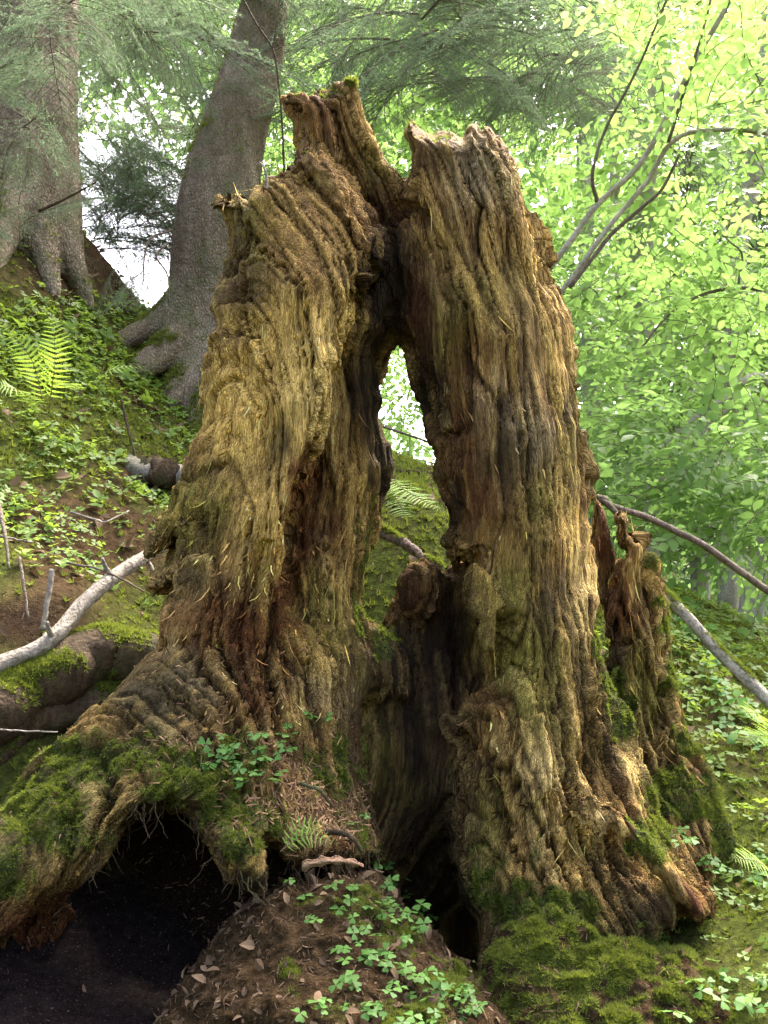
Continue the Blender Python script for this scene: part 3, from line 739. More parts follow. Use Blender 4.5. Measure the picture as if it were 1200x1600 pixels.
slope_litter = sstep(.0, .4, fbm(x_ * 1.3, y_ * 1.3, 9, 75, 3) - .05)
gt = np.array((.055, .038, .020)) * (1 + .6 * noise(x_ * 14, y_ * 14, 0, 72))[:, None]
gt = gt * (1 - .6 * slope_litter[:, None]) + np.array((.105, .074, .040)) * .6 * slope_litter[:, None]
mossg = np.clip(gm * (1 - .35 * slope_litter), 0, 1) * np.where(gD_ > 0, 1, .7)
# bare dark earth under the cut bank and in the hollow below the roots, with shade painted in
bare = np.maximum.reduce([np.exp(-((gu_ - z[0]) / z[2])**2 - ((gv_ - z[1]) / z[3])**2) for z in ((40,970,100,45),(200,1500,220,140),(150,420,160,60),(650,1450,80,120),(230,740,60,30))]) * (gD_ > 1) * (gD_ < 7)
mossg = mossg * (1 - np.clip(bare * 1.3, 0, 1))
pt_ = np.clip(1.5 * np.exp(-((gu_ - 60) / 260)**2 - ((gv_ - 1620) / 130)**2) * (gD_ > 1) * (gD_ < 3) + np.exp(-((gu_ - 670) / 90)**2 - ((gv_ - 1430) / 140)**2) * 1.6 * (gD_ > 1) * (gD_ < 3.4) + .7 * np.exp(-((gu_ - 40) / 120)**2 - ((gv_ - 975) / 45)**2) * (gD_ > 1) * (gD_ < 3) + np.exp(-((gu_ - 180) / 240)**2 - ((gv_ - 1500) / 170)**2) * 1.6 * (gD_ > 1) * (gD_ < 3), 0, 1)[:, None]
gt = gt * (1 - pt_) + np.array((.013, .009, .006)) * pt_  # near-black earth stands for the shade in the hollows and under the bank
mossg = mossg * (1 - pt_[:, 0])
attr(gme, 'tint', 'FLOAT_COLOR', np.clip(gt, .01, 1)); attr(gme, 'moss', 'FLOAT', mossg)
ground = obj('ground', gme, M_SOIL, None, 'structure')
print('ground', len(gq), round(time.time() - T0, 1))

# ------------------------------------------------------------------ where does a sight line land
near = (GX.ravel() > -4) & (GX.ravel() < 3.5) & (GY.ravel() < 8) & (GY.ravel() > .6)
gq_near = gq[near[gq].all(1)]
bvh_g = BVHTree.FromPolygons(GV_.tolist(), gq_near.tolist())
sid = np.unique(Q)
bvh_s = BVHTree.FromPolygons(P.tolist(), Q.tolist())
print('bvh', round(time.time() - T0, 1))
def hit(u_, v_, which='gs'):
    """first surface on the sight line of pixel (u, v): (point, normal, depth)"""
    d = Vector((FWD + RIGHT * ((u_ - 600) / F) + UPV * ((800 - v_) / F)).tolist()).normalized()
    o = Vector(CAM.tolist()); best = None
    for c, b in (('g', bvh_g), ('s', bvh_s)):
        if c in which:
            p, n, i, dist = b.ray_cast(o, d)
            if p is not None and (best is None or dist < best[2]):
                best = (np.array(p), np.array(n), dist)
    if best is None: return None
    p, n, dist = best
    if n @ np.array(d) > 0: n = -n
    return p, n, float((p - CAM) @ FWD)

def frames(normal, spin, lean=None):
    """rotation matrices (n,3,3), z along normal, spun about it"""
    z = norm(np.asarray(normal, float)); n = len(z)
    ref = np.where(np.abs(z[:, 2:3]) < .9, np.array((0, 0, 1.0)), np.array((1.0, 0, 0)))
    x = norm(np.cross(ref, z)); y = np.cross(z, x)
    c, s_ = np.cos(spin)[:, None], np.sin(spin)[:, None]
    return np.stack([x * c + y * s_, -x * s_ + y * c, z], -1)

def surf_samples(Pv, Qv, wgt, n, r=rng):
    """n random points on quads with per-vertex weights -> points, normals, vertex index"""
    a = np.linalg.norm(np.cross(Pv[Qv[:, 2]] - Pv[Qv[:, 0]], Pv[Qv[:, 3]] - Pv[Qv[:, 1]]), axis=1)
    p = a * wgt[Qv].mean(1); p = np.maximum(p, 0); p /= p.sum()
    f = r.choice(len(Qv), n, p=p)
    q_ = Qv[f]; b = r.random((n, 2))
    w4 = np.stack([(1 - b[:, 0]) * (1 - b[:, 1]), b[:, 0] * (1 - b[:, 1]), b[:, 0] * b[:, 1], (1 - b[:, 0]) * b[:, 1]], 1)
    pt = (Pv[q_] * w4[..., None]).sum(1)
    nn = norm(np.cross(Pv[q_[:, 2]] - Pv[q_[:, 0]], Pv[q_[:, 3]] - Pv[q_[:, 1]]))
    return pt, nn, q_[:, 0]

# ------------------------------------------------------------------ moss, splinters, crumbs on the stump
def sprig_template(k=6, spread=.75, seed=1):
    g = np.random.default_rng(seed); V = []; Fc = []
    for i in range(k):
        a = 2 * math.pi * i / k + g.uniform(-.3, .3); r = spread * g.uniform(.5, 1.1); hgt = g.uniform(.6, 1.0)
        d = np.array((math.cos(a), math.sin(a), 0)); e = np.array((-d[1], d[0], 0)) * .17
        tip = d * r + np.array((0, 0, hgt)); mid = d * r * .45 + np.array((0, 0, hgt * .62))
        b = len(V); V += [-e * .4, e * .4, mid + e, mid - e, tip]; Fc += [(b, b + 1, b + 2), (b, b + 2, b + 3), (b + 3, b + 2, b + 4)]
    return np.array(V), [np.array(Fc)]
SPRIG = sprig_template()
def blade_template(k=7, seed=2):
    g = np.random.default_rng(seed); V = []; Fc = []
    for i in range(k):
        a = 2 * math.pi * i / k + g.uniform(-.4, .4); r = g.uniform(.3, 1.0); hgt = g.uniform(.45, 1.0)
        d = np.array((math.cos(a), math.sin(a), 0)); e = np.array((-d[1], d[0], 0)) * .13
        b = len(V); V += [d * r * .15 - e, d * r * .15 + e, d * r + np.array((0, 0, hgt))]; Fc.append((b, b + 1, b + 2))
    return np.array(V), [np.array(Fc)]
SPRIG = blade_template()
M_MOSS = leaf_mat('moss_green', (.050, .066, .010), (.185, .22, .035), (.22, .27, .03), .35, .7, .1)

face_cam = np.einsum('ij,ij->i', NQ, norm(CAM - P))
vis = (face_cam > -.35).astype(float)
def moss_part(parent, lay, n, size, name='moss', wmask=None):
    wv_ = moss**1.5 * vis * (np.isin(vlay, [i for i, l in enumerate(LN) if l in lay]))
    if wmask is not None: wv_ = wv_ * wmask
    wv_ = wv_ * (.12 + sstep(-.05, .3, noise(u / 34, v / 34, wd / 34, 85) + .5 * noise(u / 12, v / 12, wd / 12, 86)))
    if wv_.sum() < 1: return
    p_, n_, vi = surf_samples(P, Q, wv_, n)
    n_ = norm(n_ + np.array((0, 0, .35)) + rng.normal(size=n_.shape) * .28)
    sz = size * rng.uniform(.55, 1.35, n)
    M = frames(n_, rng.uniform(0, 6.28, n)) * sz[:, None, None]
    mb = MB(); mb.scatter(*SPRIG, p_ - n_ * sz[:, None] * .25, M, np.clip(.35 + .45 * rng.normal(size=n) * .6 + .5 * noise(p_[:, 0] * 12, p_[:, 1] * 12, p_[:, 2] * 12, 81), 0, 1))
    return mb.build(name, M_MOSS, parent, True, 'stuff')
WOODL = ('back_wall', 'left_wall', 'inner_wall', 'right_wall', 'hollow_wall', 'root_buttress', 'root_knuckle', 'rot_knob', 'bark_flake', 'lower_root')
moss_part(stump, WOODL, 26000, .0085)
moss_part(shard, ('stump_shard', 'shard_slab'), 5000, .011)
mo_ = moss_part(None, ('moss_cushion',), 17000, .0105, 'bank_moss'); tag(mo_, 'bright green feathery moss at the foot of the stump', 'moss', None, 'stuff')
mo_ = moss_part(None, ('earth_mound',), 7000, .0075, 'mound_moss'); tag(mo_, 'thin green moss on the earth mound in front', 'moss', None, 'stuff')

# direction of the grain on the surface
gT = np.stack([gsample(np.sin(ang), u, v), gsample(np.cos(ang), u, v), np.zeros(len(u))], 1)     # in (u, v, w), pointing down the grain
gW = norm(RIGHT * gT[:, :1] - UPV * gT[:, 1:2])
def splinters(n, lay, lmin, lmax, wid, seed, lift, wfun):
    r = np.random.default_rng(seed)
    wv_ = wfun * vis * np.isin(vlay, [i for i, l in enumerate(LN) if l in lay])
    p_, n_, vi = surf_samples(P, Q, wv_, n, r)
    tdir = gW[vi]; tdir = norm(tdir - n_ * np.einsum('ij,ij->i', tdir, n_)[:, None] + r.normal(size=tdir.shape) * .12)
    sgn = np.where(r.random(n) < .75, 1, -1)[:, None]
    tdir = tdir * sgn
    z = norm(n_ - tdir * 0); x = norm(np.cross(tdir, z))
    L = r.uniform(lmin, lmax, n) * r.uniform(.5, 1, n)
    wd_ = wid * r.uniform(.5, 1.4, n)
    # 4 stations of a thin tapering fibre that peels away from the wood
    st = np.array((-.1, .35, .7, 1.0)); wid_k = np.array((.8, 1.0, .65, .08)); up_k = np.array((-.25, .03, .25, .8))
    k = lift * r.uniform(.1, 1.0, n)
    cx = p_[:, None] + tdir[:, None] * (st[None] * L[:, None])[..., None] + z[:, None] * (up_k[None] * (k * L)[:, None] - .0005)[..., None]
    cx = cx + x[:, None] * (r.normal(size=(n, 1)) * .12 * L[:, None] * st[None]**2)[..., None]
    hw = (wid_k[None] * wd_[:, None])[..., None] * x[:, None]
    Vv = np.stack([cx - hw, cx + z[:, None] * (wd_[:, None] * .5)[..., None], cx + hw], 2)      # n,4,3,3
    b = np.arange(n)[:, None] * 12
    fs = []
    for a in range(3):
        for c in range(2): fs.append(np.stack([b[:, 0] + a * 3 + c, b[:, 0] + a * 3 + c + 1, b[:, 0] + a * 3 + 4 + c, b[:, 0] + a * 3 + 3 + c], 1))
    return Vv.reshape(-1, 3), np.concatenate(fs), np.repeat(vi, 12)
def fibre_part(parent, n, lay, lmin, lmax, wid, seed, lift, wfun, bright):
    Vv, Fv, vi = splinters(n, lay, lmin, lmax, wid, seed, lift, wfun)
    me = mesh_from('splinters', Vv, [Fv])
    r = np.random.default_rng(seed + 5)
    k = np.repeat(r.uniform(.6, 1.5, n), 12)[:, None] * bright
    attr(me, 'grain', 'FLOAT_VECTOR', grain[vi] + np.repeat(r.random((n, 3)), 12, 0) * .2); attr(me, 'tint', 'FLOAT_COLOR', np.clip(tint[vi] * k, 0, .6)); attr(me, 'moss', 'FLOAT', np.zeros(len(vi)))
    return obj('splinters', me, M_WOOD, parent, 'stuff')
rough_w = (1 - moss) * (1 - em)
fibre_part(shard, 420, ('stump_shard', 'shard_slab'), .02, .08, .002, 93, .25, rough_w, 1.2)
fibre_part(stump, 800, ('left_wall', 'inner_wall', 'right_wall', 'back_wall', 'bark_flake'), .02, .07, .0013, 91, .10, rough_w * (.35 + (v > 600) * .65), 1.2)
low = np.exp(-((u - 400) / 110)**2 - ((v - 920) / 120)**2) + np.exp(-((u - 420) / 90)**2 - ((v - 1090) / 50)**2) + .5 * np.exp(-((u - 760) / 40)**2 - ((v - 1150) / 70)**2) + .5 * np.exp(-((u - 800) / 70)**2 - ((v - 670) / 60)**2)
fibre_part(stump, 450, ('left_wall', 'inner_wall', 'right_wall', 'root_buttress'), .012, .04, .0022, 92, .8, rough_w * low, 1.5)
# fine rootlets hanging from the lip above the dark hollow and from the torn edges
r_ = np.random.default_rng(15); mb = MB(); tries = 0
while len(mb.V) < 90 and tries < 600:
    tries += 1
    lu = r_.uniform(120, 600); lv = np.interp(lu, [120,160,214,262,322,368,410,424,480,600], [1372,1330,1274,1262,1300,1376,1386,1350,1356,1340]) - r_.uniform(2, 22)
    d_ = Vector((FWD + RIGHT * ((lu - 600) / F) + UPV * ((800 - lv) / F)).tolist()).normalized()
    p_, n_, i_r, ds_ = bvh_s.ray_cast(Vector(CAM.tolist()), d_)
    if p_ is None or ds_ > 2.2: continue
    L_ = r_.uniform(.015, .075); q_ = np.linspace(0, 1, 7)[:, None]; sw_ = r_.normal(size=3) * np.array((.35, .25, .1))
    mb.add(*tube(np.array(p_) + np.array((0, -.003, 0)) + q_ * L_ * np.array((0, -.05, -1)) + q_**2 * L_ * sw_ + .002 * r_.normal(size=(7, 3)), np.linspace(.0016, .0005, 7) * r_.uniform(.6, 1.5), 4, cap=False))
ROOTLETS = mb
print('stump detail', round(time.time() - T0, 1))

# ------------------------------------------------------------------ trees and foliage
def bark_mat(name, dark, light, scale=(30, 30, 7), moss=0.0, sc=1.0):
    g = N(name); co = g.coord()
    n1 = g.noise(g.scale(co, scale), 1, 5, .65, .3); n2 = g.noise(co, 90 * sc, 4, .65); n3 = g.noise(co, 6 * sc, 3)
    c = g.mix(g.ramp(n1, [(.3, 0), (.7, 1)]), dark, light)
    c = g.mix(g.ramp(n2, [(.35, .7), (.55, 0)]), c, g.mix(1.0, c, (.45, .42, .4), 'MULTIPLY'))
    c = g.mix(g.ramp(n3, [(.5, 0), (.7, .35 + moss)]), c, (.07, .085, .03))
    hgt = g.math('ADD', n1, g.math('MULTIPLY', n2, .7))
    return g.surface(g.principled(c, .9, g.bump(hgt, .8, .02), .15))
def spruce_bark():
    g = N('spruce_bark'); co = g.coord()
    vo = g.voronoi(g.mix(.9, g.scale(co, (80, 80, 42)), g.noise(co, 22, 4), 'ADD'), 1, 'DISTANCE_TO_EDGE'); n2 = g.noise(co, 110, 4, .65); n3 = g.noise(g.scale(co, (9, 9, 3)), 1, 6, .7); n1 = g.noise(g.scale(co, (60, 60, 14)), 1, 4)
    c = g.mix(g.ramp(n3, [(.35, 0), (.65, 1)]), (.19, .145, .09), (.45, .37, .25))
    c = g.mix(g.ramp(n2, [(.35, .5), (.6, 0)]), c, g.mix(1.0, c, (.5, .45, .4), 'MULTIPLY'))
    c = g.mix(g.ramp(vo, [(.0, .45), (.16, 0)]), c, (.08, .06, .04))
    c = g.mix(g.ramp(g.noise(co, 9, 4), [(.45, 0), (.65, .6)]), c, (.14, .15, .065))
    hgt = g.math('ADD', g.math('MULTIPLY', g.ramp(vo, [(0, 0), (.3, 1)]), .4), g.math('ADD', g.math('MULTIPLY', n2, .8), g.math('MULTIPLY', n1, 1.4)))
    return g.surface(g.principled(c, .9, g.bump(hgt, 1.0, .03), .12))
M_SPRUCE = spruce_bark()
M_GREY = bark_mat('smooth_grey_bark', (.26, .235, .17), (.46, .42, .32), (16, 16, 5), .1)
M_TWIG = bark_mat('twig_bark', (.10, .075, .055), (.20, .155, .115), (40, 40, 12))
M_PALEWOOD = bark_mat('barkless_wood', (.15, .13, .10), (.33, .295, .24), (40, 40, 10), .15)
M_DEAD = bark_mat('dead_branch_bark', (.030, .020, .010), (.085, .058, .030), (40, 40, 12), .3)
M_BEECH = leaf_mat('beech_leaf', (.075, .155, .022), (.13, .22, .055), (.33, .53, .13), .56)
M_FARLEAF = leaf_mat('far_leaf', (.06, .13, .03), (.14, .22, .08), (.33, .52, .16), .56)
M_NEEDLE = leaf_mat('spruce_needle', (.07, .11, .06), (.15, .20, .11), (.20, .30, .14), .42, .5)
M_SORREL = leaf_mat('sorrel_leaf', (.055, .135, .028), (.105, .215, .04), (.20, .40, .05), .35, .5, .2)
M_HERB = leaf_mat('herb_leaf', (.065, .125, .022), (.15, .235, .04), (.30, .44, .05), .42, .5, .2)
M_FERN = leaf_mat('fern_leaf', (.13, .23, .035), (.22, .33, .06), (.42, .60, .08), .45, .5, .2)
ROOTLETS.build('rootlets', M_DEAD, stump, True, 'stuff')

def leaf_template(L=1.0, W=.62, fold=.22, droop=.15, tip=.0):
    """pointed oval leaf along +x, folded at the midrib; 8 triangles"""
    xs = np.array((0, .22, .55, .82, 1.0)); ws = np.array((0, .78, 1.0, .55, 0)) * W / 2
    V = []; 
    for x, w_ in zip(xs, ws):
        z = -droop * x * x
        V += [(x * L, w_ * L, z * L + fold * w_ * L), (x * L, 0, z * L), (x * L, -w_ * L, z * L + fold * w_ * L)]
    Fc = []
    for i in range(4):
        b = i * 3
        Fc += [(b, b + 1, b + 4, b + 3), (b + 1, b + 2, b + 5, b + 4)]
    return np.array(V), [np.array(Fc)]
LEAF = leaf_template()
LEAF_LOW = (np.array([(0, 0, 0), (.45, .3, .06), (1, 0, -.14), (.45, -.3, .06), (.5, 0, -.04)]), [np.array([(0, 4, 1), (1, 4, 2), (0, 3, 4), (3, 2, 4)])])

def spray_arrays(n_leaf=11, length=.38, leaf=.06, seed=0, low=False):
    """one beech twig along +x with alternate leaves lying in a flat layer; leaves and twig separately"""
    r = np.random.default_rng(seed); lv = MB(); tw_ = MB()
    ts = np.linspace(0.1, 1, n_leaf)
    path = np.stack([np.linspace(0, length, 6), .03 * np.sin(np.linspace(0, 3, 6) + seed), -.12 * length * np.linspace(0, 1, 6)**2], 1)
    tw_.add(*tube(path, np.linspace(.0026, .0009, 6), 3, cap=False))
    Pp = []; Ms = []
    for i, t_ in enumerate(ts):
        c = np.array([np.interp(t_, np.linspace(0, 1, 6), path[:, k]) for k in range(3)])
        a = (1 if i % 2 else -1) * r.uniform(.6, 1.1) * (0.25 if i == n_leaf - 1 else 1)
        roll = r.normal() * .35; dp = r.normal() * .25 - .15
        x = np.array((math.cos(a) * math.cos(dp), math.sin(a) * math.cos(dp), math.sin(dp)))
        z = norm(np.array((r.normal() * .25, math.sin(roll), 1.0))); y = norm(np.cross(z, x)); z = np.cross(x, y)
        sc = leaf * r.uniform(.7, 1.2)
        Pp.append(c); Ms.append(np.stack([x, y, z], 1) * sc)
    T = LEAF_LOW if low else LEAF
    lv.scatter(*T, np.array(Pp), np.array(Ms), r.random(n_leaf))
    return lv, tw_
def flat(mb): return np.concatenate(mb.V), [np.concatenate(f) for f in mb.F.values()], np.concatenate(mb.A)
SPRAYS = []
for k in range(4):
    a_, b_ = spray_arrays(11, .36, .062, k); SPRAYS.append((flat(a_), flat(b_)))
LEAF_LOW = (np.array([(0, 0, 0), (.45, .32, .08), (1, 0, -.14), (.45, -.32, .08)]), [np.array([(0, 2, 1), (0, 3, 2)])])
SPRAYS_LOW = []
for k in range(3):
    a_, b_ = spray_arrays(16, .55, .085, 20 + k, True); SPRAYS_LOW.append((flat(a_), flat(b_)))

def spray_crown(name, pts, dirs, scale, mat, parent, bank=SPRAYS, seed=0, kind=None, twigs=True, tilt=.35):
    """many sprays -> one crown mesh (leaves) and one twigs mesh"""
    r = np.random.default_rng(seed); L = MB(); T = MB()
    pts = np.asarray(pts); n = len(pts); which = r.integers(0, len(bank), n)
    sc = scale * r.uniform(.6, 1.5, n)
    x = norm(np.asarray(dirs) + r.normal(size=(n, 3)) * .25)
    up = norm(np.array((0, 0, 1.0)) + r.normal(size=(n, 3)) * tilt); y = norm(np.cross(up, x)); z = np.cross(x, y)
    M = np.stack([x, y, z], -1) * sc[:, None, None]
    va_ = r.random(n)
    for k in range(len(bank)):
        m = which == k
        if not m.any(): continue
        (lv, lf, la), (tv, tf, ta) = bank[k]
        L.scatter(lv, lf, pts[m], M[m], np.zeros(m.sum()))
        L.A[-1] = np.clip(.55 * np.tile(la, m.sum()) + .45 * np.repeat(va_[m], len(lv)), 0, 1)
        if twigs: T.scatter(tv, tf, pts[m], M[m])
    o = L.build(name, mat, parent, True, kind)
    if twigs: T.build('twigs', M_TWIG, parent, True, 'stuff')
    return o

def px_path(pts, n=None):
    """[(u, v, D)] -> smooth world path"""
    p = np.array(pts, float); w_ = at(p[:, 0], p[:, 1], p[:, 2])
    return spline(w_, n or max(8, 6 * len(pts)))

def down_to_ground(p):
    q_ = np.array(p, float); q_[2] = float(ground_z(q_[0], q_[1])) - .06; return q_

# ---- the leaning spruce behind the stump on the left
def spruce_trunk(axis_, radii, seg=72, seed=3, flare=None, scales=1.0):
    """trunk with buttressed root flare, flaky bark relief as real displacement"""
    path = spline(axis_, 150); rad = np.interp(np.linspace(0, 1, 150), np.linspace(0, 1, len(radii)), radii)
    V, Fc = tube(path, rad, seg, cap=False)
    V = V.reshape(150, seg, 3)
    th = np.linspace(0, 2 * math.pi, seg, endpoint=False)[None]; tt = np.linspace(0, 1, 150)[:, None]
    out = norm(V - path[:, None])
    hh = path[:, 2][:, None]
    d = .010 * noise(np.cos(th) * 7, np.sin(th) * 7, hh * 5, seed) + .010 * scales * noise(np.cos(th) * 16, np.sin(th) * 16, hh * 16, seed + 1) + .005 * noise(np.cos(th) * 28, np.sin(th) * 28, hh * 30, seed + 2)
    if flare:
        for a, amp, wdt, top in flare:
            dd = np.abs((th - a + math.pi) % (2 * math.pi) - math.pi)
            d = d + amp * np.exp(-(dd / wdt)**2) * np.exp(-((hh - hh[0]) / top)**1.0)
    return (V + out * d[..., None]).reshape(-1, 3), Fc

def capsule_volume(chains, vx, k, bounds):
    """smooth union of tapered capsule chains [(x, y, z, r) ...] -> mesh arrays, through a signed field"""
    lo = np.array(bounds[0]); hi = np.array(bounds[1]); n = np.ceil((hi - lo) / vx).astype(int) + 1
    f = np.full(n, 1.0, np.float32)
    for ch in chains:
        for a, b in zip(ch[:-1], ch[1:]):
            a = np.array(a, float); b = np.array(b, float); rm = max(a[3], b[3]) + 3 * k
            i0 = np.clip(((np.minimum(a[:3], b[:3]) - rm - lo) / vx).astype(int), 0, n - 1); i1 = np.clip(((np.maximum(a[:3], b[:3]) + rm - lo) / vx).astype(int) + 2, 1, n)
            if (i1 <= i0).any(): continue
            g = [lo[c] + vx * np.arange(i0[c], i1[c]) for c in range(3)]
            X, Y, Z = np.meshgrid(*g, indexing='ij', sparse=True)
            e = b[:3] - a[:3]; t_ = np.clip(((X - a[0]) * e[0] + (Y - a[1]) * e[1] + (Z - a[2]) * e[2]) / (e @ e), 0, 1)
            d = np.sqrt((X - a[0] - t_ * e[0])**2 + (Y - a[1] - t_ * e[1])**2 + (Z - a[2] - t_ * e[2])**2) - (a[3] + t_ * (b[3] - a[3]))
            sl = tuple(slice(p, q_) for p, q_ in zip(i0, i1)); s_ = f[sl]
            h_ = np.clip(.5 + .5 * (d - s_) / k, 0, 1); f[sl] = d * (1 - h_) + s_ * h_ - k * h_ * (1 - h_)
    ps, qs, ac = surface_nets(f)
    ps = lo + vx * ps; qs = qs[(qs >= 0).all(1)]
    nn = vnormals(ps, qs)
    # outward is where the field grows
    g0 = ps + nn * vx
    ix = np.clip(((g0 - lo) / vx).round().astype(int), 0, n - 1); ix2 = np.clip(((ps - nn * vx - lo) / vx).round().astype(int), 0, n - 1)
    if np.mean(f[tuple(ix.T)] - f[tuple(ix2.T)]) < 0: qs = qs[:, ::-1]; nn = -nn
    return ps, qs, nn
def chain(pts):
    """[(u, v, D, radius m)] -> smooth chain"""
    p = np.array(pts, float); w_ = np.hstack([at(p[:, 0], p[:, 1], p[:, 2]), p[:, 3:]]); return spline(w_, 5 * len(p))
def spruce_base(name, chains, parent, vx=.014, k=.035, seed=3):
    allp = np.concatenate(chains); lo = allp[:, :3].min(0) - .35; hi = allp[:, :3].max(0) + .35
    ps, qs, nn = capsule_volume(chains, vx, k, (lo, hi))
    x, y, z = ps.T
    th = np.arctan2(nn[:, 0], -nn[:, 1]); ed, ck = worley(th * 9 + x * 3 + 1.2 * noise(x * 14, y * 14, z * 8, seed + 5), z * 14 + 1.6 * noise(x * 12, y * 12, z * 12, seed), seed); pl = ck - .5 - .8 * sstep(.2, 0, ed)
    ps = ps + nn * (.012 * noise(x * 6, y * 6, z * 3, seed + 1) + .005 * pl + .005 * noise(x * 50, y * 50, z * 40, seed + 2))[:, None]
    me = mesh_from(name, ps, [qs]); attr(me, 'vary', 'FLOAT', np.zeros(len(ps)))
    return obj(name, me, M_SPRUCE, parent)

sb = at(318, 650, 5.1)
spruce = thing('spruce_tree', 'grey leaning spruce trunk with arched roots behind the stump', 'tree', sb)
spruce_base('trunk', [chain([(350,760,5.1,.22),(338,600,5.1,.205),(330,500,5.1,.19),(334,400,5.1,.185),(342,300,5.12,.17),(366,200,5.2,.147),(396,100,5.3,.13),(415,0,5.35,.106),(432,-100,5.4,.10)]),
                      chain([(318,420,5.05,.10),(290,510,4.95,.075),(258,548,4.85,.06),(215,580,4.75,.04),(150,640,4.55,.02)]),
                      chain([(320,520,5.0,.10),(304,575,4.9,.07),(276,612,4.8,.05),(232,670,4.65,.02)]),
                      chain([(316,430,5.05,.09),(282,474,5.0,.06),(240,506,4.95,.04),(190,534,4.85,.03),(140,570,4.75,.015)]),
                      chain([(330,560,5.0,.14),(330,640,4.85,.12),(322,720,4.6,.08)])], spruce)
mb = MB(); mb.add(*tube(spline(at(np.array([428,470,540,620]), np.array([-80,-300,-800,-1600]), np.array([5.4,5.6,5.9,6.3])), 30), np.linspace(.105, .04, 30), 20, .03)); mb.build('upper_trunk', M_SPRUCE, spruce)
lb = at(40, 352, 4.75)
spruce2 = thing('spruce_tree', 'thick dark spruce trunk at the left edge of the bank', 'tree', lb)
spruce_base('trunk', [chain([(30,480,4.8,.27),(34,340,4.8,.25),(36,230,4.82,.225),(38,120,4.85,.215),(42,-10,4.9,.215),(43,-80,4.92,.21)]),
                       chain([(60,260,4.8,.09),(86,330,4.75,.065),(110,400,4.7,.045),(140,480,4.65,.02)]), chain([(20,280,4.7,.10),(0,360,4.5,.07),(-20,430,4.3,.04)]), chain([(50,290,4.7,.09),(64,370,4.6,.055),(86,470,4.45,.02)])], spruce2, seed=13)
mb = MB(); mb.add(*tube(spline(at(np.array([41,46,60]), np.array([-60,-400,-1200]), np.array([4.92,5.1,5.4])), 24), np.linspace(.207, .08, 24), 20, .03)); mb.build('upper_trunk', M_SPRUCE, spruce2)

# ---- spruce boughs
def bough_arrays(seed, length=1.0, n_side=30, droop=.35, needle=.016):
    """flat spray of drooping needled twigs, base at the origin, axis +x"""
    r = np.random.default_rng(seed); wood = MB(); nd = MB(); NP = []; NM = []
    tt = np.linspace(0, 1, 12)
    axis_ = np.stack([tt * length, .04 * np.sin(tt * 4 + seed), -.25 * length * tt**2], 1)
    wood.add(*tube(axis_, np.linspace(.007, .0015, 12), 4, cap=False))
    def needles(path, dens):
        seglen = np.linalg.norm(path[-1] - path[0]); m = max(6, int(seglen * dens))
        t_ = r.random(m); c = np.stack([np.interp(t_, np.linspace(0, 1, len(path)), path[:, k]) for k in range(3)], 1)
        d = norm(path[-1] - path[0]); a = r.uniform(0, 6.28, m)
        e1 = norm(np.cross(d, (0.1, .2, 1.0))); e2 = np.cross(d, e1)
        x = norm(d[None] * .75 + np.cos(a)[:, None] * e1 * .8 + np.sin(a)[:, None] * e2 * .8)
        y = norm(np.cross(x, r.normal(size=(m, 3)))); z = np.cross(x, y)
        NP.append(c); NM.append(np.stack([x, y, z], -1) * (needle * r.uniform(.7, 1.2, m))[:, None, None])
    needles(axis_[4:], 260)
    for i in range(n_side):
        t_ = .12 + .86 * (i + r.random() * .6) / n_side
        c = np.array([np.interp(t_, tt, axis_[:, k]) for k in range(3)])
        a = (1 if i % 2 else -1) * r.uniform(.55, 1.05); L = length * (.42 * (1 - t_) + .12) * r.uniform(.7, 1.2)
        q_ = np.linspace(0, 1, 6)[:, None]
        pth = c + q_ * L * np.array((math.cos(a), math.sin(a), -.05)) + q_**2 * L * np.array((0, 0, -droop * r.uniform(.5, 1.6)))
        wood.add(*tube(pth, np.linspace(.003, .001, 6), 3, cap=False)); needles(pth, 330)
        for j in range(3):
            s0 = .3 + .22 * j; c2 = pth[0] + (pth[-1] - pth[0]) * s0; a2 = a + (1 if j % 2 else -1) * .8
            p2 = c2 + q_ * L * .35 * np.array((math.cos(a2), math.sin(a2), -.1)) + q_**2 * L * .3 * np.array((0, 0, -droop))
            needles(p2, 330)
    NV = (np.array([(0, -.08, 0), (0, .08, 0), (1, 0, 0)]), [np.array([(0, 1, 2)])])
    Pn = np.concatenate(NP)
    nd.scatter(*NV, Pn, np.concatenate(NM), np.clip(r.normal(.5, .25, len(Pn)), 0, 1))
    return nd, wood
BOUGH = []
for k in range(3):
    a_, b_ = bough_arrays(40 + k)
    n_me = a_.mesh('needles', False); n_me.materials.append(M_NEEDLE)
    w_me = b_.mesh('branch'); w_me.materials.append(M_TWIG)
    BOUGH.append((n_me, w_me))
def bough(parent, p, direction, scale, k, roll=0.0):
    x = norm(np.array(direction, float)); y = norm(np.cross((0, 0, 1.0), x)); z = np.cross(x, y)
    Mx = Matrix(np.stack([x, y, z], 1).tolist()).to_4x4() @ Matrix.Rotation(roll, 4, 'X')
    b = bpy.data.objects.new('branch', BOUGH[k][1]); n = bpy.data.objects.new('needles', BOUGH[k][0])
    col.objects.link(b); col.objects.link(n)
    b.parent = parent; n.parent = b
    b.matrix_local = Matrix.Translation([a - c for a, c in zip(p, PLOC[parent.name])]) @ Mx @ Matrix.Scale(scale, 4)
    return b
r_ = np.random.default_rng(5)
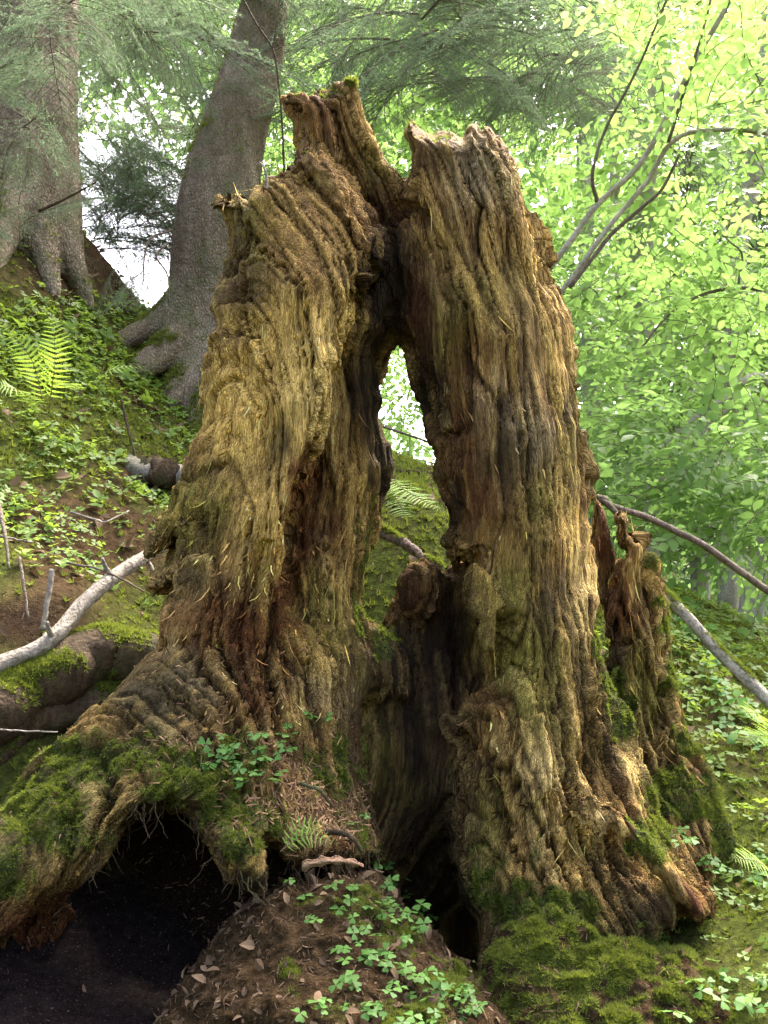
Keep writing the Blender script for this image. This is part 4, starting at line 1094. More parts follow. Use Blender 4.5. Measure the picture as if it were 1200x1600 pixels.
def boughs(parent, n, ur, vr, Dr, sc, dirs, seed, clear=()):
    r = np.random.default_rng(seed); m = 0
    while m < n:
        u_, v_, D_ = r.uniform(*ur), r.uniform(*vr), r.uniform(*Dr)
        if any(((u_ - a) / c)**2 + ((v_ - b) / d)**2 < 1 for a, b, c, d in clear): continue
        d = np.array(dirs[r.integers(len(dirs))]) + r.normal(size=3) * .3
        bough(parent, at(u_, v_, D_), d, sc * r.uniform(.7, 1.3), int(r.integers(3)), r.normal() * .4); m += 1
# needles in front of the dark trunk and between the two spruces
boughs(spruce2, 16, (-60, 110), (-80, 200), (3.9, 4.4), .55, [(.6, -.4, -.3), (.3, -.9, -.3), (-.4, -.8, -.3)], 51)
boughs(spruce2, 22, (90, 330), (-160, 60), (4.9, 6.4), .7, [(1, .1, -.2), (.9, .5, -.2), (.8, -.4, -.3)], 52, [(190,130,70,45),(200,240,90,60)])
boughs(spruce2, 84, (90, 330), (0, 345), (5.8, 7.8), .62, [(1, .1, -.25), (.6, -.4, -.5)], 53)
boughs(spruce, 20, (200, 360), (-160, 90), (5.4, 7), .7, [(-1, .1, -.3), (-.8, -.5, -.3), (-.7, .5, -.1)], 54)
boughs(spruce, 4, (150, 235), (385, 430), (4.5, 4.9), .30, [(-.3, -.6, -.6), (.4, -.5, -.7)], 55)
boughs(spruce2, 6, (-40, 60), (320, 400), (4.0, 4.4), .32, [(.6, -.5, .1), (.1, -.8, .1)], 56)
boughs(spruce2, 70, (90, 300), (300, 400), (5.3, 6.2), .45, [(.6, .2, .5), (-.5, .2, .6), (.1, -.3, .8), (.8, -.2, .2)], 61)
# ---- a farther spruce whose boughs hang over the top of the picture
fb = down_to_ground(at(770, 800, 8.5))
spruce3 = thing('spruce_tree', 'slim spruce behind the right wall with drooping grey green boughs overhead', 'tree', fb)
mb = MB(); pth = np.array([fb, at(770, 400, 8.5), at(768, 0, 8.6), at(765, -700, 9)]); mb.add(*tube(spline(pth, 40), np.linspace(.09, .05, 40), 16, .04)); mb.build('trunk', M_GREY, spruce3)
boughs(spruce3, 95, (590, 940), (-150, 130), (5.0, 7.5), .85, [(-.7, -.6, -.35), (.2, -.9, -.35), (-.9, 0, -.3), (.6, -.6, -.4)], 57)
boughs(spruce3, 26, (740, 940), (100, 190), (5.4, 7.0), .55, [(-.5, -.6, -.45), (.3, -.8, -.45)], 58)
dk = down_to_ground(at(1230, 800, 11))
spruce4 = thing('spruce_tree', 'dark distant spruce showing between the leaves at the right edge', 'tree', dk)
mb = MB(); mb.add(*tube(spline(np.array([dk, at(1230, 400, 11), at(1225, -200, 11.3)]), 30), np.linspace(.16, .10, 30), 16, .04)); mb.build('trunk', M_SPRUCE, spruce4)
boughs(spruce4, 60, (1040, 1260), (180, 460), (10, 12.5), 1.5, [(-.9, -.3, -.3), (-.4, -.8, -.3), (.5, -.7, -.3)], 59)
boughs(spruce4, 46, (1040, 1260), (520, 800), (10, 12.5), 1.5, [(-.9, -.3, -.3), (-.4, -.8, -.3), (.5, -.7, -.3)], 60)
print('spruces', round(time.time() - T0, 1))

# ---- broadleaved saplings and trees
def stem(parent, pts, r0, r1, mat=M_GREY, name='stem', seg=10, seed=0):
    if isinstance(pts[0], np.ndarray): path = spline(np.vstack([pts[0][None], at(*np.array(pts[1:], float).T)]), 6 * len(pts))
    else: path = px_path(pts)
    n = len(path); mb = MB()
    path = path + .006 * np.stack([noise(np.arange(n) * .35, k * 7.3, seed, 60 + seed) for k in range(3)], 1)
    mb.add(*tube(path, np.linspace(r0, r1, n), seg, .04, .05, seed)); mb.build(name, mat, parent); return path
def region_points(n, poly, Dr, seed):
    r = np.random.default_rng(seed); p = np.array(poly, float); out = []
    while len(out) < n:
        U_ = r.uniform(p[:, 0].min(), p[:, 0].max(), 4 * n); V_ = r.uniform(p[:, 1].min(), p[:, 1].max(), 4 * n)
        ok = poly_sd(poly, U_, V_) > 0
        out += list(np.stack([U_[ok], V_[ok]], 1))
    out = np.array(out[:n]); D_ = r.uniform(*Dr, n)
    return at(out[:, 0], out[:, 1], D_)
def out_dirs(pts, c, r):
    d = pts - np.asarray(c); d[:, 2] *= .25; return norm(d + r.normal(size=d.shape) * .3)

bA = down_to_ground(at(700, 680, 4.35))
sapA = thing('beech_sapling', 'young beech with several slanting grey stems right of the stump top', 'tree', bA)
stem(sapA, [bA, (780,530,4.3),(866,412,4.25),(936,318,4.25),(1005,250,4.2),(1075,115,4.15),(1140,0,4.1),(1200,-140,4.0)], .014, .009, seed=1)
stem(sapA, [bA + np.array((.06, .05, 0)), (800,560,4.38),(884,448,4.35),(955,350,4.3),(1010,285,4.3),(1050,222,4.25),(1110,203,4.2),(1240,212,4.1)], .012, .008, seed=2)
stem(sapA, [(932,316,4.25),(926,270,4.2),(945,205,4.2),(1000,100,4.15),(1045,-10,4.1)], .008, .004, M_TWIG, 'branch', 6, 3)
stem(sapA, [(1044,222,4.2),(1070,140,4.15),(1095,60,4.1),(1115,-20,4.1)], .007, .004, M_TWIG, 'branch', 6, 4)
stem(sapA, [(890,450,4.3),(960,362,4.3),(1030,300,4.25),(1062,240,4.2)], .010, .005, M_TWIG, 'branch', 6, 5)
r_ = np.random.default_rng(9)
pA = np.vstack([region_points(300, [(960,-60),(1280,-60),(1280,330),(1080,300),(1020,200),(960,120)], (3.9, 5.0), 1), region_points(110, [(900,330),(1250,300),(1250,470),(900,470)], (4.4, 5.4), 2)])
spray_crown('leaves', pA, out_dirs(pA, at(1050, 300, 4.4), r_), .66, M_BEECH, sapA, seed=1)

bB = down_to_ground(at(1250, 900, 5.0))
sapB = thing('beech_sapling', 'leafy young beech filling the right edge beside the stump', 'tree', bB)
stem(sapB, [bB, (1240,700,5),(1190,590,4.9),(1120,630,4.8),(1090,650,4.8),(1030,700,4.7)], .022, .010, M_GREY, 'stem', 10, 6)
stem(sapB, [(1240,700,5),(1150,635,4.9),(1060,720,4.8),(1000,790,4.7)], .014, .006, M_GREY, 'branch', 8, 7)
stem(sapB, [(1250,470,4.8),(1150,450,4.7),(1060,480,4.7),(1000,545,4.6)], .010, .004, M_TWIG, 'branch', 6, 8)
stem(sapB, [(1150,455,4.7),(1160,400,4.7),(1130,370,4.7)], .006, .003, M_TWIG, 'branch', 6, 9)
stem(sapB, [(1260,640,4.9),(1150,620,4.9),(1100,640,4.8)], .010, .005, M_GREY, 'branch', 6, 10)
pB = np.vstack([region_points(400, [(905,440),(1260,420),(1260,880),(1100,870),(960,820),(920,700)], (4.5, 5.8), 3), region_points(240, [(930,620),(1260,680),(1260,900),(1050,870),(950,780)], (4.0, 5.0), 4)])
spray_crown('leaves', pB, out_dirs(pB, at(1200, 700, 5.2), r_), .70, M_BEECH, sapB, seed=2)

bC = down_to_ground(at(530, 700, 8.0))
treeC = thing('beech_tree', 'slim pale beech with bright leaves above the sawn stump top', 'tree', bC)
stem(treeC, [bC, (528,300,8),(532,100,8),(534,0,8),(540,-300,8.2)], .075, .05, seed=11)
pC = np.vstack([region_points(620, [(425,-60),(700,-60),(720,330),(600,330),(560,240),(430,320)], (6.6, 9.5), 5), region_points(120, [(590,480),(700,480),(700,700),(590,700)], (8.5, 11), 6)])
spray_crown('leaves', pC, out_dirs(pC, at(530, 100, 8.0), r_), .95, M_BEECH, treeC, seed=3)

BG = [('grey trunked ash standing behind the beech stems at upper right', [(1000,640,9),(1004,420,9),(1012,250,9),(1030,100,9.1),(1050,-100,9.2)], .085),
      ('pale bent trunk by the right edge under the upper leaves', [(1120,700,8),(1150,420,8),(1172,300,8),(1190,160,8),(1205,-60,8.2)], .075),
      ('thin straight trunk rising close beside the right wall of the stump', [(985,900,11),(985,600,11),(968,420,11),(960,250,11),(955,-50,11)], .06),
      ('mid distant trunk in the middle of the right hand foliage', [(1090,900,10),(1095,650,10),(1130,480,10),(1180,250,10)], .08),
      ('pale grey trunk low at the right edge below the leaves', [(1160,1010,7.5),(1185,900,7.5),(1215,760,7.5),(1240,400,7.6)], .085),
      ('short pale trunk seen low between stump and shard', [(1010,900,9),(1005,760,9),(1000,560,9.1),(998,300,9.2)], .10),
      ('slim trunk far back left of the beech stems', [(930,900,13),(925,640,13),(915,330,13),(905,-50,13)], .11)]
for i, (lab, pts, rr) in enumerate(BG):
    p0 = down_to_ground(at(*pts[0]))
    tr = thing('forest_tree', lab, 'tree', p0, 'trees in the wood behind the stump')
    mb = MB(); pth = np.vstack([[p0], at(*np.array(pts[1:], float).T)]); mb.add(*tube(spline(pth, 40), np.linspace(rr * 1.1, rr * .75, 40), 14, .03, .04, i)); mb.build('trunk', M_GREY, tr)
    D_ = pts[0][2]; cu = pts[-1][0]
    pp = region_points(280, [(cu - 240, -120), (cu + 240, -120), (cu + 260, 500), (cu + 120, 800), (cu - 160, 760), (cu - 240, 400)], (D_ - .8, D_ + 1.2), 100 + i)
    hu, hv, _ = to_px(pp); pp = pp[~((hu > 1040) & (hv > 200) & (hv < 420) & (r_.random(len(pp)) < .75))]
    spray_crown('leaves', pp, out_dirs(pp, at(cu, 300, D_), r_), 1.0, M_BEECH, tr, SPRAYS_LOW, 30 + i, twigs=False)
# ---- the wood beyond reads as one mass
pF = np.vstack([region_points(1900, [(640,-100),(1320,-100),(1320,1010),(1000,960),(900,800),(760,500),(640,300)], (14, 24), 7), region_points(800, [(-60,-120),(470,-120),(470,200),(-60,200)], (12, 20), 8),
                region_points(700, [(400,-100),(760,-100),(760,420),(400,420)], (13, 22), 9),
                region_points(800, [(420,300),(960,300),(960,900),(700,900),(420,640)], (14, 24), 10), region_points(700, [(-700,-300),(-60,-100),(-60,330),(-700,0)], (12, 20), 11), region_points(700, [(1300,-100),(1900,-100),(1900,1000),(1300,1000)], (12, 22), 12)])
# thin the far canopy where the sky breaks through between the spruces
fu, fv, _ = to_px(pF)
keep = ~((((fu - 640) / 70)**2 + ((fv - 610) / 130)**2 < 1) & (rng.random(len(fu)) < .75)) & ~((((fu - 190) / 110)**2 + ((fv - 190) / 130)**2 < 1) & (rng.random(len(fu)) < .82))
far = spray_crown('far_woodland', pF[keep], norm(rng.normal(size=(keep.sum(), 3)) * (1, 1, .3)), 1.9, M_FARLEAF, None, SPRAYS_LOW, 77, 'stuff', False)
tag(far, 'bright green wood in the distance behind the trees', 'woodland', None, 'stuff')
print('trees', round(time.time() - T0, 1))

# ------------------------------------------------------------------ haze: the bright misty air of the wood
def haze_box():
    mb = MB()
    lo = np.array((-60, -12, -8.0)); hi = np.array((60, 48, 22.0))
    V = np.array([[(lo, hi)[a][0], (lo, hi)[b][1], (lo, hi)[c][2]] for a in (0, 1) for b in (0, 1) for c in (0, 1)])
    mb.add(V, [np.array([(0, 1, 3, 2), (4, 6, 7, 5), (0, 4, 5, 1), (2, 3, 7, 6), (0, 2, 6, 4), (1, 5, 7, 3)])])
    m, n, l = newmat('misty_air'); o = n.new('ShaderNodeOutputMaterial'); p = n.new('ShaderNodeVolumePrincipled')
    p.inputs['Color'].default_value = (.95, .97, 1, 1); p.inputs['Density'].default_value = .002; p.inputs['Anisotropy'].default_value = .35
    l.new(p.outputs[0], o.inputs['Volume'])
    h = mb.build('haze', m, None, False, 'stuff'); tag(h, 'bright thin mist in the air of the wood', 'haze', None, 'stuff')
HAZE = False

# ------------------------------------------------------------------ shard, logs, branches, twigs
def log(name, label, cat, pts, r0, r1, mat, seed=0, seg=20, group=None, rough=.05, n=40):
    path = px_path(pts, n)
    path = path + (r0 * .35) * np.stack([noise(np.arange(n) * .22, k * 7.3, seed, 160 + seed) for k in range(3)], 1)
    rad = np.linspace(r0, r1, n) * (1 + .10 * noise(np.arange(n) * .3, 0, seed, 170 + seed))
    mb = MB(); mb.add(*tube(path, rad, seg, rough, .06, seed))
    return tag(mb.build(name, mat, None), label, cat, group)
log('fallen_branch', 'pale barkless fallen branch lying against the left foot of the stump', 'branch', [(-80,1085,2.2),(0,1040,2.3),(80,1000,2.38),(140,930,2.5),(200,886,2.62),(260,850,2.78),(340,815,3.0)], .020, .014, M_PALEWOOD, 1, rough=.07)
fbr = bpy.data.objects['fallen_branch']
for pts, ra, rb in (([(84,1000,2.38),(76,984,2.36),(74,972,2.35)], .008, .004), ([(176,902,2.56),(164,884,2.55),(160,872,2.54)], .007, .003), ([(226,872,2.7),(236,884,2.68),(240,894,2.67)], .006, .003)):
    mb = MB(); mb.add(*tube(px_path(pts, 8), np.linspace(ra, rb, 8), 8, .08)); mb.build('stub', M_PALEWOOD, fbr)
lg = thing('broken_log', 'short broken grey log on the bank behind the left wall', 'log', at(230, 750, 3.8))
mb = MB(); mb.add(*tube(px_path([(185,722,3.95),(215,735,3.85),(245,742,3.75)], 16), .040, 18, .06, .1, 3)); mb.build('near_piece', M_PALEWOOD, lg)
mb = MB(); mb.add(*tube(px_path([(228,735,3.84),(262,742,3.72)], 10), np.linspace(.046, .05, 10), 18, .12, .15, 4)); mb.build('rotten_end', M_DEAD, lg)
mb = MB(); mb.add(*tube(px_path([(255,738,3.85),(300,748,3.75),(360,760,3.7)], 16), .040, 18, .05, .1, 5)); mb.build('far_piece', M_PALEWOOD, lg)
log('mossy_root', 'dark thick root lying under the pale branch at the left', 'root', [(-90,1150,2.2),(0,1105,2.3),(90,1050,2.4),(170,1025,2.46),(240,1030,2.5),(290,1060,2.55)], .075, .055, M_DEAD, 2, 28, rough=.02)
log('mossy_root', 'lower dark root running below the thick root at the left', 'root', [(-60,1210,2.25),(40,1130,2.35),(110,1110,2.4),(190,1090,2.45),(260,1080,2.5)], .05, .035, M_DEAD, 12, 22, rough=.02)
def moss_on(o, n, size, seed, thr=.1, name='moss'):
    me = o.data; V = np.zeros(len(me.vertices) * 3); me.vertices.foreach_get('co', V); V = V.reshape(-1, 3)
    qd = np.array([list(p.vertices) for p in me.polygons if len(p.vertices) == 4])
    nn = vnormals(V, qd); wv_ = sstep(thr, .8, nn[:, 2]) * sstep(-.15, .2, noise(V[:, 0] * 8, V[:, 1] * 8, V[:, 2] * 8, seed))
    r = np.random.default_rng(seed); p_, n_, vi = surf_samples(V, qd, wv_ + 1e-4, n, r)
    n_ = norm(n_ * np.sign(np.einsum('ij,ij->i', n_, nn[vi]))[:, None] + np.array((0, 0, .4)) + r.normal(size=n_.shape) * .3)
    mb = MB(); mb.scatter(*SPRIG, p_ - n_ * size * .2, frames(n_, r.uniform(0, 6.28, n)) * (size * r.uniform(.6, 1.3, n))[:, None, None], r.random(n)); mb.build(name, M_MOSS, o, True, 'stuff')
br = thing('dead_branch', 'bent bare branch arching out to the right behind the shard', 'branch', at(1200, 925, 2.9))
for nm, pts, r0, r1 in (('stem', [(930,776,2.85),(945,780,2.85),(960,792,2.86),(1010,808,2.88),(1060,832,2.9),(1100,852,2.9),(1150,888,2.92),(1230,945,2.95)], .0075, .010), ('stub', [(936,780,2.85),(952,790,2.84),(968,808,2.83)], .009, .008)):
    mb = MB(); mb.add(*tube(px_path(pts, 30), np.linspace(r0, r1, 30), 10, .05, .05, 4)); mb.build(nm, M_TWIG, br)
log('fallen_pole', 'smooth fallen pole slanting down the mossy bank at right', 'log', [(1030,920,3.2),(1060,948,3.1),(1110,1005,3.05),(1160,1055,3.0),(1240,1130,2.95)], .014, .018, M_GREY, 5)
log('lying_log', 'grey mossy split log seen through the gap of the stump', 'log', [(585,826,2.95),(620,842,2.9),(650,862,2.86),(690,888,2.8)], .017, .009, M_TWIG, 6, 12, rough=.12)
for o_ in list(col.objects):
    if o_.name.startswith('mossy_root'): moss_on(o_, 4500, .012, 5, -.1)
    elif o_.name.startswith('trunk') and o_.parent in (spruce, spruce2): moss_on(o_, 2200, .020, 7, .18)
    elif o_.name in ('lying_log', 'fallen_pole'): moss_on(o_, 700, .010, 6, .3)
tw = thing('bare_sapling', 'thin dark leafless sapling stem left of the sawn top', 'sapling', at(444, 300, 2.75))
for nm, pts, r0, r1 in (('stem', [(446,330,2.75),(443,240,2.75),(440,180,2.76),(434,120,2.77),(426,76,2.78),(400,36,2.78),(376,-10,2.8)], .0032, .0022), ('side_shoot', [(426,76,2.78),(432,40,2.78),(438,-10,2.79)], .0022, .0016), ('side_shoot', [(427,80,2.78),(445,70,2.78),(470,62,2.8)], .0013, .0008)):
    mb = MB(); mb.add(*tube(px_path(pts, 24), np.linspace(r0, r1, 24), 6)); mb.build(nm, M_DEAD, tw)
TW = [('pale hooked twig standing on the torn edge of the left wall', [(417,296,2.3),(416,275,2.3),(412,260,2.3),(406,254,2.31)], .0035, .0022, M_PALEWOOD),
      ('thin grey root hanging at the far left edge of the cut bank', [(-6,770,2.6),(8,838,2.5),(14,890,2.45)], .006, .003, M_TWIG),
      ('slanting pale stick below the overhanging bank, second from left edge', [(30,870,2.5),(38,920,2.45),(44,965,2.42)], .004, .003, M_TWIG),
      ('straight pale stick leaning on the fallen branch', [(82,890,2.48),(74,940,2.45),(66,985,2.42)], .0065, .006, M_PALEWOOD),
      ('thin upright stick growing beside the broken log', [(190,625,4.0),(200,670,3.95),(214,722,3.9)], .006, .004, M_DEAD),
      ('forked pale twig on the bank above the fallen branch', [(110,800,2.95),(150,812,2.9),(165,815,2.88),(202,798,2.95)], .003, .002, M_PALEWOOD),
      ('long thin twig crossing in front of the bank below the forked twig', [(104,880,2.55),(150,888,2.55),(190,905,2.55),(225,925,2.55)], .003, .002, M_TWIG),
      ('curved dead twig lying at the left edge of the bank', [(0,838,2.6),(20,842,2.6),(50,848,2.62)], .004, .002, M_PALEWOOD),
      ('thin bare twig lying near the left picture edge below the roots', [(-5,1140,2.15),(40,1142,2.15),(90,1144,2.15)], .002, .0015, M_PALEWOOD),
      ('drooping dry twig hanging beside the leaning spruce', [(268,360,4.9),(236,372,4.8),(226,400,4.75),(224,440,4.7)], .006, .003, M_TWIG),
      ('long drooping dry twig hanging in front of the spruce roots', [(262,380,4.8),(244,400,4.75),(262,430,4.7),(264,470,4.65)], .006, .003, M_TWIG),
      ('dry arched twig beside the dark spruce at left', [(2,280,4.2),(14,230,4.2),(34,200,4.2),(48,205,4.2),(46,232,4.2)], .006, .003, M_TWIG),
      ('dry lower branch crossing behind the dark spruce', [(60,330,4.5),(100,312,4.5),(150,285,4.5)], .008, .003, M_DEAD),
      ('stick lying across the mossy buttress beside the chips', [(470,1225,1.95),(500,1235,1.93),(520,1262,1.92)], .004, .003, M_DEAD),
      ('short root crossing the chips right of the buttress', [(510,1300,1.98),(545,1305,1.96),(566,1330,1.95)], .006, .004, M_DEAD),
      ('dark bough lying across the gap high above the bank', [(600,735,4.0),(650,738,4.0),(710,742,4.0)], .010, .007, M_DEAD),
      ('thin twig across the bright gap of the stump', [(590,664,4.4),(640,680,4.4),(700,702,4.4)], .006, .004, M_TWIG)]
for i, (lab, pts, r0, r1, m_) in enumerate(TW):
    mb = MB(); p_ = px_path(pts, 20); p_ = p_ + .002 * np.stack([noise(np.arange(20) * .4, k * 5.3, i, 180) for k in range(3)], 1)
    mb.add(*tube(p_, np.linspace(r0, r1, 20), 7, .06, 0, i)); tag(mb.build('twig', m_, None), lab, 'twig')
# curled strip of bark on the edge of the mound
sp = []
for i, a in enumerate(np.linspace(0, 1, 14)):
    c = at(472 + 96 * a, 1352 - 10 * math.sin(a * 3), D0 - .34)
    for b in np.linspace(-1, 1, 6): sp.append(c + UPV * (.008 * b * (1 - .5 * a + .35 * math.sin(i * 1.9)) - .003 * b * b) - FWD * (.012 * (1 - b * b)) + .002 * np.array(noise(i * .9, b * 3, np.arange(3) * 7.0, 12)))
sp = np.array(sp); ii = (np.arange(13)[:, None] * 6 + np.arange(5)[None]).ravel()
V2 = np.vstack([sp, sp + FWD * .005]); f1_ = np.stack([ii, ii + 1, ii + 7, ii + 6], 1)
edge = np.array([i * 6 for i in range(14)]); edge2 = edge + 5; o84 = len(sp)
f3_ = np.concatenate([np.stack([edge[:-1], edge[1:], edge[1:] + o84, edge[:-1] + o84], 1), np.stack([edge2[1:], edge2[:-1], edge2[:-1] + o84, edge2[1:] + o84], 1), np.array([(0, 1, 1 + o84, o84), (1, 2, 2 + o84, 1 + o84), (2, 3, 3 + o84, 2 + o84), (3, 4, 4 + o84, 3 + o84), (4, 5, 5 + o84, 4 + o84)])])
M_STRIP = bark_mat('fresh_wood_strip', (.20, .10, .055), (.42, .27, .17), (10, 60, 60))
mb = MB(); mb.add(V2, [np.concatenate([f1_[:, ::-1], f1_ + o84, f3_])]); tag(mb.build('bark_strip', M_STRIP, None), 'pinkish torn bark strip lying on the edge of the mound', 'bark')

# ------------------------------------------------------------------ wood sorrel
def heart(seed=0):
    """one folded heart-shaped leaflet along +x"""
    pts = np.array([(0, 0), (.45, .36), (.8, .52), (1.02, .36), (.9, 0)])
    V = [(0, 0, 0), (.45, 0, -.02), (.9, 0, -.08)] + [(x, y, .16 * y - .14 * x * x) for x, y in pts[1:4]] + [(x, -y, .16 * y - .14 * x * x) for x, y in pts[1:4]]
    Fc = [(0, 1, 3), (1, 4, 3), (1, 2, 4), (2, 5, 4), (0, 6, 1), (1, 6, 7), (1, 7, 2), (2, 7, 8)]
    return np.array(V, float), np.array(Fc)
def trifoliate(seed):
    r = np.random.default_rng(seed); V = []; Fc = []; n = 0
    hv, hf = heart()
    for k in range(3):
        a = k * 2.094 + r.normal() * .1; dz = r.uniform(-.25, .15)
        R_ = np.array(Matrix.Rotation(a, 3, 'Z') @ Matrix.Rotation(-dz, 3, 'Y'))
        V.append((hv * r.uniform(.88, 1.1)) @ R_.T); Fc.append(hf + n); n += len(hv)
    return np.concatenate(V), [np.concatenate(Fc)]
TRI = [trifoliate(k) for k in range(5)]
TRI_ME = []
for k, (tv, tf) in enumerate(TRI):
    me = mesh_from('leaf', tv, tf); attr(me, 'vary', 'FLOAT', np.full(len(tv), .15 + .2 * k)); me.materials.append(M_SORREL); TRI_ME.append(me)
mb = MB(); mb.add(*tube(np.array([(0, 0, -1), (.03, .02, -.5), (0, 0, 0.0)]), [.022, .02, .018], 5, cap=False)); STALK = mb.mesh('stalk')
M_STALK = bark_mat('sorrel_stalk', (.12, .13, .04), (.22, .16, .08)); STALK.materials.append(M_STALK)
r_s = np.random.default_rng(21)
ORD = 'leftmost,second,third,fourth,fifth,sixth,seventh,eighth,ninth,tenth,eleventh,twelfth,thirteenth,fourteenth,fifteenth,sixteenth,seventeenth,eighteenth,nineteenth,twentieth,twenty first,twenty second,twenty third,twenty fourth,twenty fifth,twenty sixth,twenty seventh,twenty eighth,twenty ninth,thirtieth,thirty first,thirty second,thirty third,thirty fourth'.split(',')
def sorrel(px, where, group, size=.0155, off=.018, jit=0, lit=.5):
    px = sorted(px)
    for oi, (u_, v_) in enumerate(px):
        label = ('leftmost wood sorrel ' if oi == 0 else ORD[oi] + ' wood sorrel from the left ') + where
        u_ += r_s.normal() * jit; v_ += r_s.normal() * jit
        hh = hit(u_, v_ + 8)
        if hh is None: continue
        p, n, D_ = hh
        if D_ > 5: continue
        e = thing('wood_sorrel', label, 'wood sorrel', p, group)
        for k in range(int(r_s.integers(2, 4))):
            sz = size * r_s.uniform(.8, 1.25)
            up = norm(n * .5 + np.array((0, -.28, .75)) + r_s.normal(size=3) * .22)
            tip = p + up * off * r_s.uniform(.7, 1.5) + r_s.normal(size=3) * np.array((.012, .01, .008))
            fr = frames(norm(np.array((0, -.25, .8)) + r_s.normal(size=3) * .22)[None], r_s.uniform(0, 6.28, 1))[0]
            l = bpy.data.objects.new('leaf', TRI_ME[int(r_s.integers(5))]); col.objects.link(l); l.parent = e
            l.matrix_local = Matrix.Translation((tip - p).tolist()) @ Matrix((fr * sz).tolist()).to_4x4()
            L_ = np.linalg.norm(tip - p) + .012; d = norm(tip - p)
            st = bpy.data.objects.new('stalk', STALK); col.objects.link(st); st.parent = l
            fr2 = frames(d[None], np.zeros(1))[0]; fr2[:, 2] *= 1.0
            Ws = np.stack([fr2[:, 0] * .03, fr2[:, 1] * .03, fr2[:, 2] * L_], 1)
            st.matrix_local = Matrix((np.linalg.inv(fr * sz) @ Ws).tolist()).to_4x4()
sorrel([(330,1180),(346,1168),(360,1180),(376,1170),(396,1164),(412,1160),(420,1184),(440,1170),(372,1192),(336,1194),(408,1192),(386,1216),(412,1216),(430,1212),(368,1216),(460,1138),(492,1126)],
       'on the mossy root buttress', 'wood sorrel on the buttress', .013)
sorrel([(588,1342),(606,1352),(620,1372),(636,1392),(644,1412),(654,1424),(604,1416),(612,1436),(640,1440),(650,1456),(560,1278),(600,1380),(628,1424)],
       'at the edge of the dark hollow', 'wood sorrel at the edge of the hollow', .0145)
sorrel([(476,1398),(520,1394),(552,1398),(532,1418),(548,1442),(556,1464),(580,1428),(594,1446),(590,1472),(624,1474),(560,1492),(582,1504),(602,1512),(576,1482),(622,1514),(642,1528),(650,1548),(664,1542),(546,1538),(540,1550),(570,1574),(592,1568),(516,1572),(482,1598),(632,1592),(610,1540),(500,1440),(512,1500),(600,1590),(560,1530)],
       'on the earth mound face', 'wood sorrel on the earth mound', .0125)
sorrel([(690,1548),(702,1534),(720,1558),(732,1564),(682,1572),(704,1566),(660,1520),(716,1580),(740,1575),(670,1600)],
       'on the right rim of the mound', 'wood sorrel on the rim of the mound', .0125)
sorrel([(1090,1545),(1122,1558),(1160,1562),(1182,1584),(1050,1580),(1140,1520),(1190,1530)], 'in the lower right corner', 'wood sorrel at the lower right', .016)
sorrel([(1120,1348),(1148,1362),(1180,1334),(1200,1352),(1176,1372),(1092,1342),(1112,1352),(1082,1316),(1070,1300),(1060,1322),(1190,1390)], 'beside the pointed right stump foot', 'wood sorrel by the right foot', .0165)
sorrel([(1056,962),(1074,984),(1088,1000),(1102,1020),(1116,1036),(1110,1062),(1122,1082),(1070,1012),(1092,1044),(1136,1100),(1150,1120),(1130,1130),(1160,1150),(1176,1130),(1180,1160),(1146,1160),(1190,1180),(1076,960),(1100,990),(1160,1100),(1195,1150),(1110,1105)],
       'on the bank right of the shard', 'wood sorrel on the right bank', .024, .03)
print('sorrel', round(time.time() - T0, 1))

# ------------------------------------------------------------------ ferns
PIN = leaf_template(1.0, .26, .1, .12)
def pinna_template():
    """a pinna with toothed edges"""
    V = [(0, 0, 0)]; Fc = []; m = 9
    for k in range(m):
        x = (k + .5) / m; w_ = .10 * (1 - x)**.7 * (1 if k else .8)
        V += [(x, 0, -.12 * x * x), (x + .035, w_, .02 - .12 * x * x), (x + .035, -w_, .02 - .12 * x * x), (x - .035, w_ * .45, -.12 * x * x), (x - .035, -w_ * .45, -.12 * x * x)]
    V.append((1.0, 0, -.13))
    for k in range(m):
        b = 1 + 5 * k; nb = b + 5 if k < m - 1 else len(V) - 1
        Fc += [(b, b + 1, b + 3), (b, b + 4, b + 2), (b, nb, b + 1), (b, b + 2, nb), (0 if k == 0 else b - 5, b, b + 3), (0 if k == 0 else b - 5, b + 4, b)]
    return np.array(V, float), [np.array(Fc)]
PINNA = pinna_template()
